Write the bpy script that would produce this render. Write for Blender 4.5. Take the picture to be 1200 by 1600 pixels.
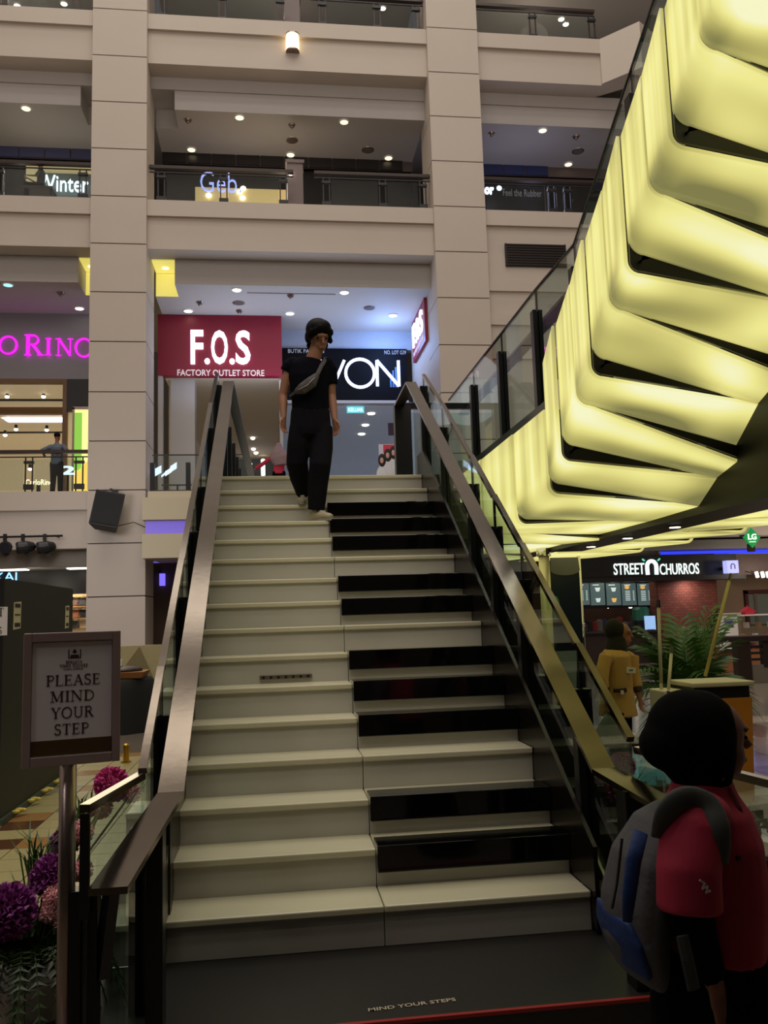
import bpy, math, random
from mathutils import Vector, Matrix
random.seed(7)
for o in list(bpy.data.objects): bpy.data.objects.remove(o)
SC = bpy.context.scene
COL = SC.collection
V = Vector
# ------------------------------------------------------------------ camera
CAM = V((0.4617, -3.8512, 1.4094)); YAW, PIT, ROL, FPX = 0.1279, 0.1216, -0.0308, 1338.12
_f = V((math.sin(YAW)*math.cos(PIT), math.cos(YAW)*math.cos(PIT), math.sin(PIT)))
_r0 = V((math.cos(YAW), -math.sin(YAW), 0)); _u0 = _r0.cross(_f)
_r = _r0*math.cos(ROL) + _u0*math.sin(ROL); _u = _u0*math.cos(ROL) - _r0*math.sin(ROL)
cd = bpy.data.cameras.new('camera'); cam = bpy.data.objects.new('camera', cd); COL.objects.link(cam)
cd.sensor_fit = 'VERTICAL'; cd.sensor_height = 36.0; cd.lens = FPX/1600*36.0; cd.clip_end = 300; cd.clip_start = .05
_m = Matrix((_r, _u, -_f)).transposed().to_4x4(); _m.translation = CAM; cam.matrix_world = _m
SC.camera = cam
# ------------------------------------------------------------------ world, lights, exposure
def lin(c): 
    c = c/255.0
    return c/12.92 if c <= .04045 else ((c+.055)/1.055)**2.4
def rgb(*c): return (lin(c[0]), lin(c[1]), lin(c[2]), 1.0)
w = bpy.data.worlds.new('world'); SC.world = w; w.use_nodes = True
w.node_tree.nodes['Background'].inputs[0].default_value = (0.9, 0.86, 0.88, 1)
w.node_tree.nodes['Background'].inputs[1].default_value = 0.075
def area(name, loc, target, size, power, col=(1, 1, 1), sy=None):
    d = bpy.data.lights.new(name, 'AREA'); d.energy = power; d.color = col; d.size = size
    if sy: d.shape = 'RECTANGLE'; d.size_y = sy
    o = bpy.data.objects.new(name, d); COL.objects.link(o); o.location = loc
    o.rotation_euler = (V(target)-V(loc)).to_track_quat('-Z', 'Y').to_euler(); return o
def point(name, loc, power, col=(1, 1, 1), r=.15):
    d = bpy.data.lights.new(name, 'POINT'); d.energy = power; d.color = col; d.shadow_soft_size = r
    o = bpy.data.objects.new(name, d); COL.objects.link(o); o.location = loc; return o
for i_, y_ in enumerate((-8, -2, 4, 10, 16)): area('atrium_skylight_strip', (1, y_, 33.5), (1, y_+.01, 0), 26, 1050, (1, .93, .86), 2.6)  # unseen overhead light, split into strips to band the rail reflections
area('atrium_front_lights', (1, -8, 15.5), (1, 19, 11), 20, 1150, (1, .88, .78), 6)  # added fill from behind the camera, brightens the facade
area('glow_ground_gallery', (1.2, 21.6, 8.2), (1.2, 22.3, 12), 6, 95, (.62, .74, 1), 2)  # added bluish fill brightening the gallery ceiling from below
point('blue_shop_spill', (4.2, 23.0, 10.2), 110, (.25, .45, 1), .4)
point('ledge_spill', (-1.7, 21.0, 8.2), 20, (.8, .86, 1), 1.1)  # added point fill for the dark side of the left column
point('blue_shop_spill_small', (-1.5, 23.6, 10.9), 14, (.4, .55, 1), .4)
area('gallery_light_left', (-6.4, 22.2, 11.2), (-6.4, 22.2, 0), 3, 45, (1, .93, .85), 2)
for i, (x, z, c, p) in enumerate(((-6.5, 14.1, (1, .85, .65), 26), (1.0, 14.1, (1, .86, .68), 48), (8.6, 14.2, (.6, .62, 1), 34), (-6.5, 19.6, (1, .85, .65), 26), (1, 19.6, (1, .86, .68), 22), (9, 19.6, (1, .86, .68), 30))):
    point('upper_gallery_light', (x, 20.9, z+.2), p*.9, c, .5)
area('near_gallery_lamp', (-2.4, -3.0, 4.5), (-.6, -.9, 1.0), .6, 16, (1, .92, .9))  # added foreground fill aimed at the sign stand, no fixture there
area('lower_hall_light', (8.5, 11.5, 2.95), (8.5, 11.5, 0), 6, 70, (1, .9, .78), 4)
area('column_wash', (-4.6, 14.5, 4.2), (-3.7, 19.4, 1.4), 1.2, 55, (.95, .95, 1))  # added fill brightening the lower front of the left column
point('shop_front_spill', (-6.5, 21.8, 2.7), 22, (1, .9, .75), .3)
area('lower_left_hall_light', (-3.5, 12, 4.2), (-2.5, 7, 0), 3, 70, (1, .86, .6), 3)
point('churros_inside_light', (10.5, 21.0, 2.6), 16, (1, .85, .65), .2)
point('pastry_shop_light', (15, 18.6, 2.5), 40, (1, .84, .68), .3)
point('bag_shop_light', (-6.3, 25.5, 2.7), 40, (1, .9, .78), .2)
vs = SC.view_settings
SC.display_settings.display_device = 'sRGB'
vs.view_transform = 'Standard'; vs.look = 'None'; vs.gamma = 1.0; vs.use_curve_mapping = False; vs.exposure = 0.0
# ------------------------------------------------------------------ measuring helpers
def ray(x, y): return _r*((x-600)/FPX) - _u*((y-800)/FPX) + _f
def PY(x, y, Y): d = ray(x, y); return CAM + d*((Y-CAM.y)/d.y)
def PX(x, y, X): d = ray(x, y); return CAM + d*((X-CAM.x)/d.x)
def PZ(x, y, Z): d = ray(x, y); return CAM + d*((Z-CAM.z)/d.z)
# ------------------------------------------------------------------ materials
MATS = {}
def mat(name, col, rough=.5, metal=0, var=.08, scale=12, bump=0, bscale=60, emit=None, strength=0, spec=None, coat=0):
    if name in MATS: return MATS[name]
    m = bpy.data.materials.new(name); m.use_nodes = True; nt = m.node_tree; b = nt.nodes['Principled BSDF']
    c = rgb(*col)
    b.inputs['Roughness'].default_value = rough; b.inputs['Metallic'].default_value = metal
    if spec is not None: b.inputs['Specular IOR Level'].default_value = spec
    if coat: b.inputs['Coat Weight'].default_value = coat
    tc = nt.nodes.new('ShaderNodeTexCoord')
    n = nt.nodes.new('ShaderNodeTexNoise'); n.inputs['Scale'].default_value = scale; n.inputs['Detail'].default_value = 4
    nt.links.new(tc.outputs['Object'], n.inputs['Vector'])
    mx = nt.nodes.new('ShaderNodeMix'); mx.data_type = 'RGBA'
    mx.inputs[6].default_value = tuple(max(0, v*(1-var)) for v in c[:3])+(1,); mx.inputs[7].default_value = tuple(min(1, v*(1+var)) for v in c[:3])+(1,)
    nt.links.new(n.outputs['Fac'], mx.inputs[0]); nt.links.new(mx.outputs[2], b.inputs['Base Color'])
    if bump:
        n2 = nt.nodes.new('ShaderNodeTexNoise'); n2.inputs['Scale'].default_value = bscale; n2.inputs['Detail'].default_value = 3
        nt.links.new(tc.outputs['Object'], n2.inputs['Vector'])
        bp = nt.nodes.new('ShaderNodeBump'); bp.inputs['Strength'].default_value = bump; bp.inputs['Distance'].default_value = .01
        nt.links.new(n2.outputs['Fac'], bp.inputs['Height']); nt.links.new(bp.outputs[0], b.inputs['Normal'])
    if emit:
        b.inputs['Emission Color'].default_value = rgb(*emit); b.inputs['Emission Strength'].default_value = strength
    MATS[name] = m; return m
def glass(name, tint=(.90, .95, .94), gloss=1.0):
    m = bpy.data.materials.new(name); m.use_nodes = True; nt = m.node_tree; nt.nodes.clear()
    out = nt.nodes.new('ShaderNodeOutputMaterial'); t = nt.nodes.new('ShaderNodeBsdfTransparent'); g = nt.nodes.new('ShaderNodeBsdfGlossy')
    t.inputs[0].default_value = (*tint, 1); g.inputs['Roughness'].default_value = .015; g.inputs[0].default_value = (gloss, gloss, gloss, 1)
    fr = nt.nodes.new('ShaderNodeFresnel'); fr.inputs[0].default_value = 1.45
    mx = nt.nodes.new('ShaderNodeMixShader'); hf = nt.nodes.new('ShaderNodeMath'); hf.operation = 'MINIMUM'; hf.inputs[1].default_value = .22; nt.links.new(fr.outputs[0], hf.inputs[0]); nt.links.new(hf.outputs[0], mx.inputs[0]); nt.links.new(t.outputs[0], mx.inputs[1]); nt.links.new(g.outputs[0], mx.inputs[2])
    nt.links.new(mx.outputs[0], out.inputs[0]); MATS[name] = m; return m
M_wall = mat('painted_plaster', (192, 180, 167), .6, var=.03, scale=1.2)
M_wall2 = mat('painted_plaster_cool', (186, 180, 176), .6, var=.03, scale=1.2)
M_ceil = mat('ceiling_paint', (178, 172, 168), .7, var=.02, scale=1)
M_ledge = mat('cream_plaster', (190, 178, 150), .6, var=.03, scale=1)
M_joint = mat('dark_joint', (92, 80, 74), .8)
M_dark = mat('dark_panel', (22, 20, 20), .4)
M_black = mat('black_paint', (14, 14, 15), .35)
M_blackmetal = mat('black_metal', (22, 23, 25), .32, metal=.4)
M_steel = mat('brushed_steel', (104, 95, 84), .13, metal=1, var=.2, scale=6, bump=.012, bscale=30)
M_steel2 = mat('satin_steel', (150, 135, 128), .3, metal=1, var=.08, scale=30)
M_chrome = mat('chrome', (205, 202, 195), .06, metal=1, var=.04)
M_marble = mat('white_marble', (206, 200, 170), .28, var=.10, scale=2.2, coat=.1)
M_riser = mat('grey_white_marble', (186, 184, 172), .3, var=.08, scale=2.6, coat=.1)
M_key = mat('gloss_black_key', (7, 7, 8), .09, var=.3, coat=.5)
M_brown = mat('brown_rail_wood', (48, 31, 24), .35, var=.15)
M_granite = mat('grey_granite', (112, 96, 92), .35, var=.2, scale=60)
M_glass = glass('clear_glass'); M_glass2 = glass('greenish_glass', (.80, .88, .85))
M_mat = mat('black_platform_vinyl', (34, 32, 29), .42, var=.12, scale=8)
M_red = mat('red_edge_strip', (150, 36, 32), .5)
M_white = mat('white_paint', (225, 222, 215), .5, var=.03)
M_offwhite = mat('offwhite_plastic', (205, 198, 160), .45)
M_letter = mat('white_print', (220, 212, 200), .5)
M_ink = mat('dark_brown_ink', (62, 42, 44), .6)
def emi(name, col, s): return mat(name, col, .5, emit=col, strength=s, var=0.0)
E_white = emi('lit_white', (240, 240, 255), 3.0)
E_lamp = emi('downlight_lamp', (255, 246, 225), 5)
E_lampw = emi('downlight_lamp_warm', (255, 236, 190), 1.6)
E_cyan = emi('cyan_lamp', (150, 240, 240), 1.6)
E_fos = emi('lit_sign_letter', (235, 238, 255), 1.8)
E_avon = emi('lit_thin_letter', (215, 222, 255), 1.5)
E_pink = emi('magenta_neon', (226, 30, 222), 1.1)
E_geb = emi('blue_white_neon', (160, 172, 245), 1.0)
E_purple = emi('purple_cove', (105, 88, 180), .8)
E_blue = emi('blue_cove', (45, 60, 225), 1.2)
E_yellow = emi('yellow_niche', (226, 214, 112), .72)
E_glowwarm = emi('warm_wall_lamp', (255, 225, 160), 3)
E_interior = mat('shop_interior_paint', (190, 178, 155), .6, emit=(150, 140, 118), strength=.12)  # wall emission stands in for shop lighting
ORD = ['first', 'second', 'third', 'fourth', 'fifth', 'sixth', 'seventh', 'eighth', 'ninth', 'tenth', 'eleventh', 'twelfth', 'thirteenth', 'fourteenth', 'fifteenth', 'sixteenth']
# ------------------------------------------------------------------ mesh builder
class MB:
    def __init__(s): s.v = []; s.f = []; s.uv = None
    def add(s, vs, fs):
        n = len(s.v); s.v += [tuple(a) for a in vs]; s.f += [tuple(i+n for i in f) for f in fs]; return s
    def box(s, x0, x1, y0, y1, z0, z1):
        return s.add([(x0, y0, z0), (x1, y0, z0), (x1, y1, z0), (x0, y1, z0), (x0, y0, z1), (x1, y0, z1), (x1, y1, z1), (x0, y1, z1)],
                     [(3, 2, 1, 0), (4, 5, 6, 7), (0, 1, 5, 4), (1, 2, 6, 5), (2, 3, 7, 6), (3, 0, 4, 7)])
    def hexa(s, p):  # 8 points ordered as in box
        return s.add(p, [(3, 2, 1, 0), (4, 5, 6, 7), (0, 1, 5, 4), (1, 2, 6, 5), (2, 3, 7, 6), (3, 0, 4, 7)])
    def obox(s, c, sx, sy, sz, R=None):
        c = V(c); R = R or Matrix.Identity(3)
        p = [c + R @ V((a*sx/2, b*sy/2, d*sz/2)) for a, b, d in ((-1, -1, -1), (1, -1, -1), (1, 1, -1), (-1, 1, -1), (-1, -1, 1), (1, -1, 1), (1, 1, 1), (-1, 1, 1))]
        return s.hexa(p)
    def bar(s, a, b, wx, wz, up=(0, 0, 1)):
        a = V(a); b = V(b); t = (b-a).normalized(); up = V(up)
        sd = t.cross(up)
        if sd.length < 1e-4: sd = t.cross(V((0, 1, 0)))
        sd.normalize(); n = sd.cross(t).normalized()
        o = [(-sd*wx/2-n*wz/2), (sd*wx/2-n*wz/2), (sd*wx/2+n*wz/2), (-sd*wx/2+n*wz/2)]
        return s.add([a+q for q in o]+[b+q for q in o], [(3, 2, 1, 0), (4, 5, 6, 7), (0, 1, 5, 4), (1, 2, 6, 5), (2, 3, 7, 6), (3, 0, 4, 7)])
    def tube(s, pts, rad, seg=12, side=None):
        pts = [V(p) for p in pts]; n = len(pts); vs = []; sv = V(side) if side else None
        for i, p in enumerate(pts):
            t = (pts[min(i+1, n-1)]-pts[max(i-1, 0)]).normalized()
            if sv is None:
                sv = V((1, 0, 0)) if abs(t.x) < .9 else V((0, 1, 0))
            a = (sv - t*sv.dot(t)).normalized(); b = t.cross(a)
            if not side: sv = a
            r = rad[i] if isinstance(rad, (list, tuple)) else rad
            ra, rb = r if isinstance(r, (list, tuple)) else (r, r)
            for k in range(seg):
                q = 2*math.pi*k/seg; vs.append(p + a*(math.cos(q)*ra) + b*(math.sin(q)*rb))
        fs = [(i*seg+k, i*seg+(k+1) % seg, (i+1)*seg+(k+1) % seg, (i+1)*seg+k) for i in range(n-1) for k in range(seg)]
        fs.append(tuple(range(seg-1, -1, -1))); fs.append(tuple(range((n-1)*seg, n*seg)))
        return s.add(vs, fs)
    def cyl(s, a, b, r0, r1=None, seg=16): return s.tube([a, b], [r0, r0 if r1 is None else r1], seg)
    def ell(s, c, r, R=None, nu=14, nv=9):
        c = V(c); R = R or Matrix.Identity(3); r = (r, r, r) if not isinstance(r, (list, tuple)) else r
        vs = [c + R @ V((0, 0, r[2]))]
        for j in range(1, nv):
            th = math.pi*j/nv
            for k in range(nu):
                ph = 2*math.pi*k/nu; vs.append(c + R @ V((r[0]*math.sin(th)*math.cos(ph), r[1]*math.sin(th)*math.sin(ph), r[2]*math.cos(th))))
        vs.append(c + R @ V((0, 0, -r[2]))); fs = []
        for k in range(nu): fs.append((0, 1+k, 1+(k+1) % nu))
        for j in range(nv-2):
            for k in range(nu): a = 1+j*nu+k; b = 1+j*nu+(k+1) % nu; fs.append((a, a+nu, b+nu, b))
        l = len(vs)-1
        for k in range(nu): fs.append((l, l-nu+(k+1) % nu, l-nu+k))
        return s.add(vs, fs)
    def prism(s, poly, d):  # poly: list of 3D points (planar), d: extrusion vector
        n = len(poly); d = V(d); p = [V(a) for a in poly]
        fs = [tuple(range(n-1, -1, -1)), tuple(range(n, 2*n))]+[(i, (i+1) % n, n+(i+1) % n, n+i) for i in range(n)]
        return s.add(p+[a+d for a in p], fs)
    def build(s, name, m=None, parent=None, smooth=False, bevel=0, solid=0):
        me = bpy.data.meshes.new(name); me.from_pydata(s.v, [], s.f); me.update()
        if m: me.materials.append(m)
        if smooth: me.polygons.foreach_set('use_smooth', [True]*len(me.polygons))
        o = bpy.data.objects.new(name, me); COL.objects.link(o)
        if parent: setp(o, parent)
        if solid:
            q = o.modifiers.new('solid', 'SOLIDIFY'); q.thickness = solid; q.offset = -1
        if bevel:
            q = o.modifiers.new('bevel', 'BEVEL'); q.width = bevel; q.segments = 2; q.limit_method = 'ANGLE'
        return o
def setp(o, p):
    o.parent = p
    if p.type == 'EMPTY': o.matrix_parent_inverse = Matrix.Translation(-p.location)
def tag(o, label, cat, group=None, kind=None):
    o['label'] = label; o['category'] = cat
    if group: o['group'] = group
    if kind: o['kind'] = kind
    return o
def thing(name, label, cat, loc, group=None):
    o = bpy.data.objects.new(name, None); COL.objects.link(o); o.location = loc; o.empty_display_size = .1
    return tag(o, label, cat, group)
def struct(name, mb, m, parent=None, **k):
    o = mb.build(name, m, parent, **k)
    if not parent: o['kind'] = 'structure'
    return o
def sroot(name, loc=(0, 0, 0)):
    o = bpy.data.objects.new(name, None); COL.objects.link(o); o.location = loc; o['kind'] = 'structure'; return o
def B(x0, x1, y0, y1, z0, z1): return MB().box(x0, x1, y0, y1, z0, z1)
def curve_pts(pts, n=4):
    pts = [V(p) for p in pts]; out = []
    for i in range(len(pts)-1):
        p0, p1, p2, p3 = pts[max(i-1, 0)], pts[i], pts[i+1], pts[min(i+2, len(pts)-1)]
        for k in range(n): t = k/n; out.append(.5*((2*p1)+(p2-p0)*t+(2*p0-5*p1+4*p2-p3)*t*t+(3*p1-p0-3*p2+p3)*t**3))
    return out+[pts[-1]]
def fuse(mb, name, m, parent, voxel=.012, smooth=6):
    o = mb.build('tmp', m)
    q = o.modifiers.new('r', 'REMESH'); q.mode = 'VOXEL'; q.voxel_size = voxel
    q = o.modifiers.new('s', 'SMOOTH'); q.iterations = smooth; q.factor = .5
    dg = bpy.context.evaluated_depsgraph_get(); me = bpy.data.meshes.new_from_object(o.evaluated_get(dg))
    bpy.data.objects.remove(o); me.name = name
    me.polygons.foreach_set('use_smooth', [True]*len(me.polygons)); me.materials.clear(); me.materials.append(m)
    r = bpy.data.objects.new(name, me); COL.objects.link(r)
    if parent: setp(r, parent)
    return r
def text(s, name, m, parent, origin, xdir, updir, height, width=None, bold=0, ext=.01, align='LEFT', spacing=1.0):
    """lettering as a mesh on the plane (xdir, updir); width stretches the line"""
    cu = bpy.data.curves.new('t', 'FONT'); cu.body = s; cu.size = 1; cu.extrude = 0; cu.offset = bold; cu.space_character = spacing; cu.resolution_u = 3
    o = bpy.data.objects.new('t', cu); COL.objects.link(o)
    dg = bpy.context.evaluated_depsgraph_get(); me = bpy.data.meshes.new_from_object(o.evaluated_get(dg))
    bpy.data.objects.remove(o)
    vs = [v.co.copy() for v in me.vertices]; x0 = min(v.x for v in vs); x1 = max(v.x for v in vs)
    y0 = min(v.y for v in vs); y1 = max(v.y for v in vs)
    sy = height/(y1-y0); sx = sy if width is None else width/(x1-x0)
    X = V(xdir).normalized(); U = V(updir).normalized(); N = X.cross(U)
    off = 0 if align == 'LEFT' else (x1-x0)/2
    b = MB(); fs = [tuple(p.vertices) for p in me.polygons]; n = len(vs)
    P = [V(origin)+X*((v.x-x0-off)*sx)+U*((v.y-y0)*sy) for v in vs]
    b.add(P, fs)
    if ext:
        from collections import Counter
        b.add([p+N*ext for p in P], fs)
        ec = Counter(); dirn = {}
        for f in fs:
            for i in range(len(f)):
                e = (f[i], f[(i+1) % len(f)]); k = (min(e), max(e)); ec[k] += 1; dirn[k] = e
        for k, c in ec.items():
            if c == 1: i, j = dirn[k]; b.f.append((i, j, j+n, i+n))
    return b.build(name, m, parent)
# serif capitals drawn as strokes (thick 1 / thin 0)
T, N_ = .13, .05
def arc(cx, cy, rx, ry, a0, a1, n=12): return [(cx+rx*math.cos(math.radians(a0+(a1-a0)*i/n)), cy+ry*math.sin(math.radians(a0+(a1-a0)*i/n))) for i in range(n+1)]
SER = {
 'P': (.6, [([(.16, 0), (.16, 1)], T), ([(.16, .97), (.35, .97)]+arc(.35, .74, .2, .23, 90, -90)+[(.16, .51)], .08)], [(.16, 0), (.16, 1)]),
 'L': (.6, [([(.16, 0), (.16, 1)], T), ([(.05, .025), (.57, .025), (.57, .2)], N_)], [(.16, 1)]),
 'E': (.62, [([(.16, 0), (.16, 1)], T), ([(.03, .025), (.56, .025), (.57, .2)], N_), ([(.03, .975), (.54, .975), (.54, .82)], N_), ([(.16, .52), (.44, .52)], N_), ([(.44, .42), (.44, .62)], N_)], []),
 'A': (.76, [([(.1, 0), (.38, 1)], N_), ([(.38, 1), (.66, 0)], T), ([(.2, .34), (.56, .34)], N_)], [(.1, 0), (.66, 0)]),
 'S': (.54, [(arc(.27, .75, .19, .225, 30, 270)+arc(.27, .26, .2, .235, 90, -150), .1), ([(.44, .8), (.44, .97)], N_), ([(.07, .03), (.07, .24)], N_)], []),
 'M': (.95, [([(.14, 0), (.16, 1)], N_), ([(.16, 1), (.46, .05)], T), ([(.46, .05), (.78, 1)], N_), ([(.79, 0), (.78, 1)], T)], [(.14, 0), (.79, 0), (.13, 1), (.82, 1)]),
 'I': (.32, [([(.16, 0), (.16, 1)], T)], [(.16, 0), (.16, 1)]),
 'N': (.84, [([(.14, 0), (.14, 1)], N_), ([(.14, 1), (.7, .02)], T), ([(.7, .02), (.7, 1)], N_)], [(.14, 0), (.12, 1), (.7, 1)]),
 'D': (.76, [([(.16, 0), (.16, 1)], T), ([(.03, .97), (.3, .97)]+arc(.3, .5, .38, .47, 90, -90)+[(.03, .03)], .08)], []),
 'Y': (.7, [([(.35, 0), (.35, .48)], T), ([(.08, 1), (.35, .46)], T), ([(.62, 1), (.35, .46)], N_)], [(.35, 0), (.1, 1), (.6, 1)]),
 'O': (.84, [(arc(.42, .5, .35, .49, 0, 360, 24), .1)], []),
 'U': (.78, [([(.16, 1), (.16, .32)]+arc(.4, .32, .24, .3, 180, 360)+[(.64, 1)], .09)], [(.16, 1), (.64, 1)]),
 'R': (.7, [([(.16, 0), (.16, 1)], T), ([(.16, .97), (.35, .97)]+arc(.35, .75, .19, .22, 90, -90)+[(.16, .53)], .08), ([(.34, .53), (.64, .02)], T)], [(.16, 0), (.16, 1), (.64, .0)]),
 'T': (.66, [([(.33, 0), (.33, 1)], T), ([(.04, .8), (.04, .975), (.62, .975), (.62, .8)], N_)], [(.33, 0)]),
 'C': (.72, [(arc(.42, .5, .34, .49, 45, 315, 18), .1)], []),
 'B': (.62, [([(.16, 0), (.16, 1)], T), ([(.03, .97), (.32, .97)]+arc(.32, .755, .18, .215, 90, -90)+[(.16, .54)], .08), ([(.32, .52)]+arc(.33, .275, .22, .25, 90, -90)+[(.03, .025)], .08)], []),
 'J': (.4, [([(.26, 1), (.26, .1), (.08, -.1)], T)], [(.26, 1)]),
 'Q': (.84, [(arc(.42, .5, .35, .49, 0, 360, 24), .1), ([(.42, .1), (.78, -.15)], T)], []),
 'K': (.72, [([(.16, 0), (.16, 1)], T), ([(.2, .45), (.58, 1)], N_), ([(.3, .6), (.64, 0)], T)], [(.16, 0), (.16, 1), (.64, 0)]),
}
def ribbon(b, pts, wd, org, X, U, N, h, ext):
    n = len(pts); L = []
    for i in range(n):
        a = pts[max(0, i-1)]; c = pts[min(n-1, i+1)]; dx, dy = c[0]-a[0], c[1]-a[1]; l = math.hypot(dx, dy) or 1; nx, ny = -dy/l*wd/2, dx/l*wd/2
        L.append(((pts[i][0]+nx, pts[i][1]+ny), (pts[i][0]-nx, pts[i][1]-ny)))
    q = lambda p, e: org+X*(p[0]*h)+U*(p[1]*h)+N*e
    vs = []
    for l, r in L: vs += [q(l, 0), q(r, 0), q(r, ext), q(l, ext)]
    fs = []
    for i in range(n-1):
        a = 4*i; fs += [(a+k, a+4+k, a+4+(k+1) % 4, a+(k+1) % 4) for k in range(4)]
    fs += [(0, 1, 2, 3), (4*n-1, 4*n-2, 4*n-3, 4*n-4)]; b.add(vs, fs)
def seriftext(s, name, m, parent, origin, xdir, updir, h, ext=.004, align='LEFT', track=.06, sx=1.0, each=False):
    X = V(xdir).normalized()*sx; U = V(updir).normalized(); N = V(xdir).normalized().cross(U)
    tot = sum(SER[c][0]+track if c != ' ' else .4 for c in s)
    x = -tot/2 if align == 'CENTER' else 0; b = MB(); out = []
    for c in s:
        if c == ' ': x += .4; continue
        if each: b = MB()
        wd, st, sf = SER[c]; o = V(origin)+X*(x*h)
        for pts, t in st: ribbon(b, pts, t, o, X, U, N, h, ext)
        for fx, fy in sf: yy = .025 if fy < .5 else .975; ribbon(b, [(fx-.13, yy), (fx+.13, yy)], .05, o, X, U, N, h, ext)
        x += wd+track
        if each: out.append(b.build(name, m, parent))
    return out if each else b.build(name, m, parent)
# ================================================================== STRUCTURE
FL, ZG, Z1, Z2 = -.17, 4.97, 13.2, 18.85
YF, YS = 19.5, 22.8
# --- lower floor with tiles
floor = sroot('floor')
def stone(name, a, b, sc, rough, bw=None):
    m = mat(name, a, rough, var=.12, scale=sc); return m
M_floor = mat('hall_floor_stone', (116, 106, 94), .14, var=.18, scale=1.5)
B(-16, 24, -14, 34, FL-.2, FL-.006).build('floor_base', M_floor, floor)
M_t = {'a': mat('speckled_beige_granite', (168, 158, 108), .3, var=.3, scale=70), 'b': mat('tan_marble_tile', (158, 118, 66), .25, var=.2, scale=12),
       'c': mat('dark_brown_tile', (84, 52, 30), .25, var=.15, scale=20), 'd': mat('grey_green_tile', (140, 140, 118), .25, var=.15, scale=12),
       'e': mat('polished_grey_stone', (128, 116, 108), .10, var=.22, scale=3), 'f': mat('polished_brown_stone', (104, 84, 74), .10, var=.25, scale=3), 'g': mat('polished_pale_stone', (170, 156, 138), .10, var=.2, scale=3)}
tile_me = {}
def tile(k, sz, x, y):
    if (k, sz) not in tile_me:
        o = B(-sz/2+.004, sz/2-.004, -sz/2+.004, sz/2-.004, -.005, .003).build('tile', M_t[k]); tile_me[(k, sz)] = o.data; bpy.data.objects.remove(o)
    o = bpy.data.objects.new('tile', tile_me[(k, sz)]); COL.objects.link(o); o.location = (x, y, FL); o.parent = floor
pat = {}
for i in range(5):
    for j in range(23):
        x = -2.05+.3*i+.15; y = .6+.3*j
        k = 'a'
        if j % 7 == 1 and i < 3: k = 'b'
        if j % 7 == 4 and i in (0, 1): k = 'b'
        if (i, j) in ((2, 12), (1, 15), (3, 8)): k = 'd'
        if (i, j) in ((1, 10), (1, 8), (0, 9), (2, 17)): k = 'c'
        tile(k, .3, x, y)
for i in range(10):
    for j in range(15):
        x = 2.5+.6*i; y = -1.5+.8*j
        tile('efegge'[(i*2+j) % 6] if (i+j) % 3 else 'e', .6, x, y) if False else None
for i in range(11):
    for j in range(14):
        x = 2.9+.6*i; y = -.2+.6*j
        if x > 3+.85*(y+3): continue
        tile('feegfe'[(i+2*j) % 6], .6, x, y)
# --- facade columns, panel by panel
joints = [FL, 2.15, 3.55, 4.97, 6.3, 7.65, 9.05, 10.45, 11.84, 13.22, 14.62, 16.02, 17.42, 18.85, 20.3, 21.9]
def column(name, x0, x1, y1):
    c = sroot(name, (x0, YF, FL))
    B(x0+.03, x1-.03, YF-.08, y1-.03, FL, 22).build('core', M_joint, c)
    for a, b in zip(joints, joints[1:]): B(x0, x1, YF-.12, y1, a+.015, b-.015).build('panel', M_wall, c)
column('column_left', -4.45, -2.95, 20.9)
column('column_right', 5.18, 6.72, 20.9)
# --- slabs and beams per bay
def slabs(name, x0, x1, Z, zb, lip=.47):
    b = sroot(name, (x0, YF, zb))
    B(x0, x1, YF-.02, YF+.5, Z-lip, Z).build('lip', M_wall, b)
    B(x0, x1, YF+.08, YF+.7, zb, Z-lip).build('beam', M_wall, b)
n = 0
for x0, x1 in ((-12, -4.45), (-2.95, 5.18), (6.72, 10.6)):
    for Z, zb in ((Z1, 11.8), (Z2, 17.38)):
        n += 1; slabs('trim_%d' % n, x0, x1, Z, zb)
slabs('trim_7', -12, -4.45, ZG, 3.45, .5)
slabs('trim_8', 6.72, 24, ZG, 3.45, .5)
# return of the upper slab at the right end, running towards the viewer
struct('trim_9', MB().prism([(10.6, YF-.02, 17.38), (11.5, YF-.9, 17.38), (12.2, YF-.4, 17.38), (10.6, YF+.7, 17.38)], (0, 0, Z2-17.38)), M_wall)
struct('trim_10', B(10.6, 24, YF+.08, YF+.7, 11.8, Z1), M_wall)
for i, (Z, t) in enumerate(((ZG, 1.3), (Z1, .8), (Z2, .8))):
    struct('floor_level_%d' % (i+1), B(-12, 24, YF+.5, 40 if i == 0 else 29, Z-t, Z-.001), M_wall2)
# dropped ceilings with a niche beside the left column
def drop(name, zc, x0, x1, nx0=None, nx1=None, yb=29):
    b = MB(); zt = 17.0 if zc == 16.4 else zc+.75
    if nx0 is None: b.box(x0, x1, YF+.75, yb, zc, zt)
    else:
        b.box(x0, x1, YF+1.75, yb, zc, zt)
        if nx0 > x0: b.box(x0, nx0, YF+.75, YF+1.75, zc, zt)
        if nx1 < x1: b.box(nx1, x1, YF+.75, YF+1.75, zc, zt)
    return struct(name, b, M_ceil)
for k, (z, zz) in enumerate(((11.05, 0), (16.4, 0), (21.2, 0))):
    drop('ceiling_left_%d' % (k+1), z, -12, -4.45, -4.95, -4.45)
    drop('ceiling_mid_%d' % (k+1), z, -2.95, 5.18, -2.95, -2.28)
    drop('ceiling_right_%d' % (k+1), z, 6.72, 14)
struct('ceiling_niche', B(-12, 24, YF+.7, 29, 11.81, 12.3), M_ceil)
struct('ceiling_niche_upper', B(-12, 24, YF+.7, 29, 17.0, 17.4), M_ceil)
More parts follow.
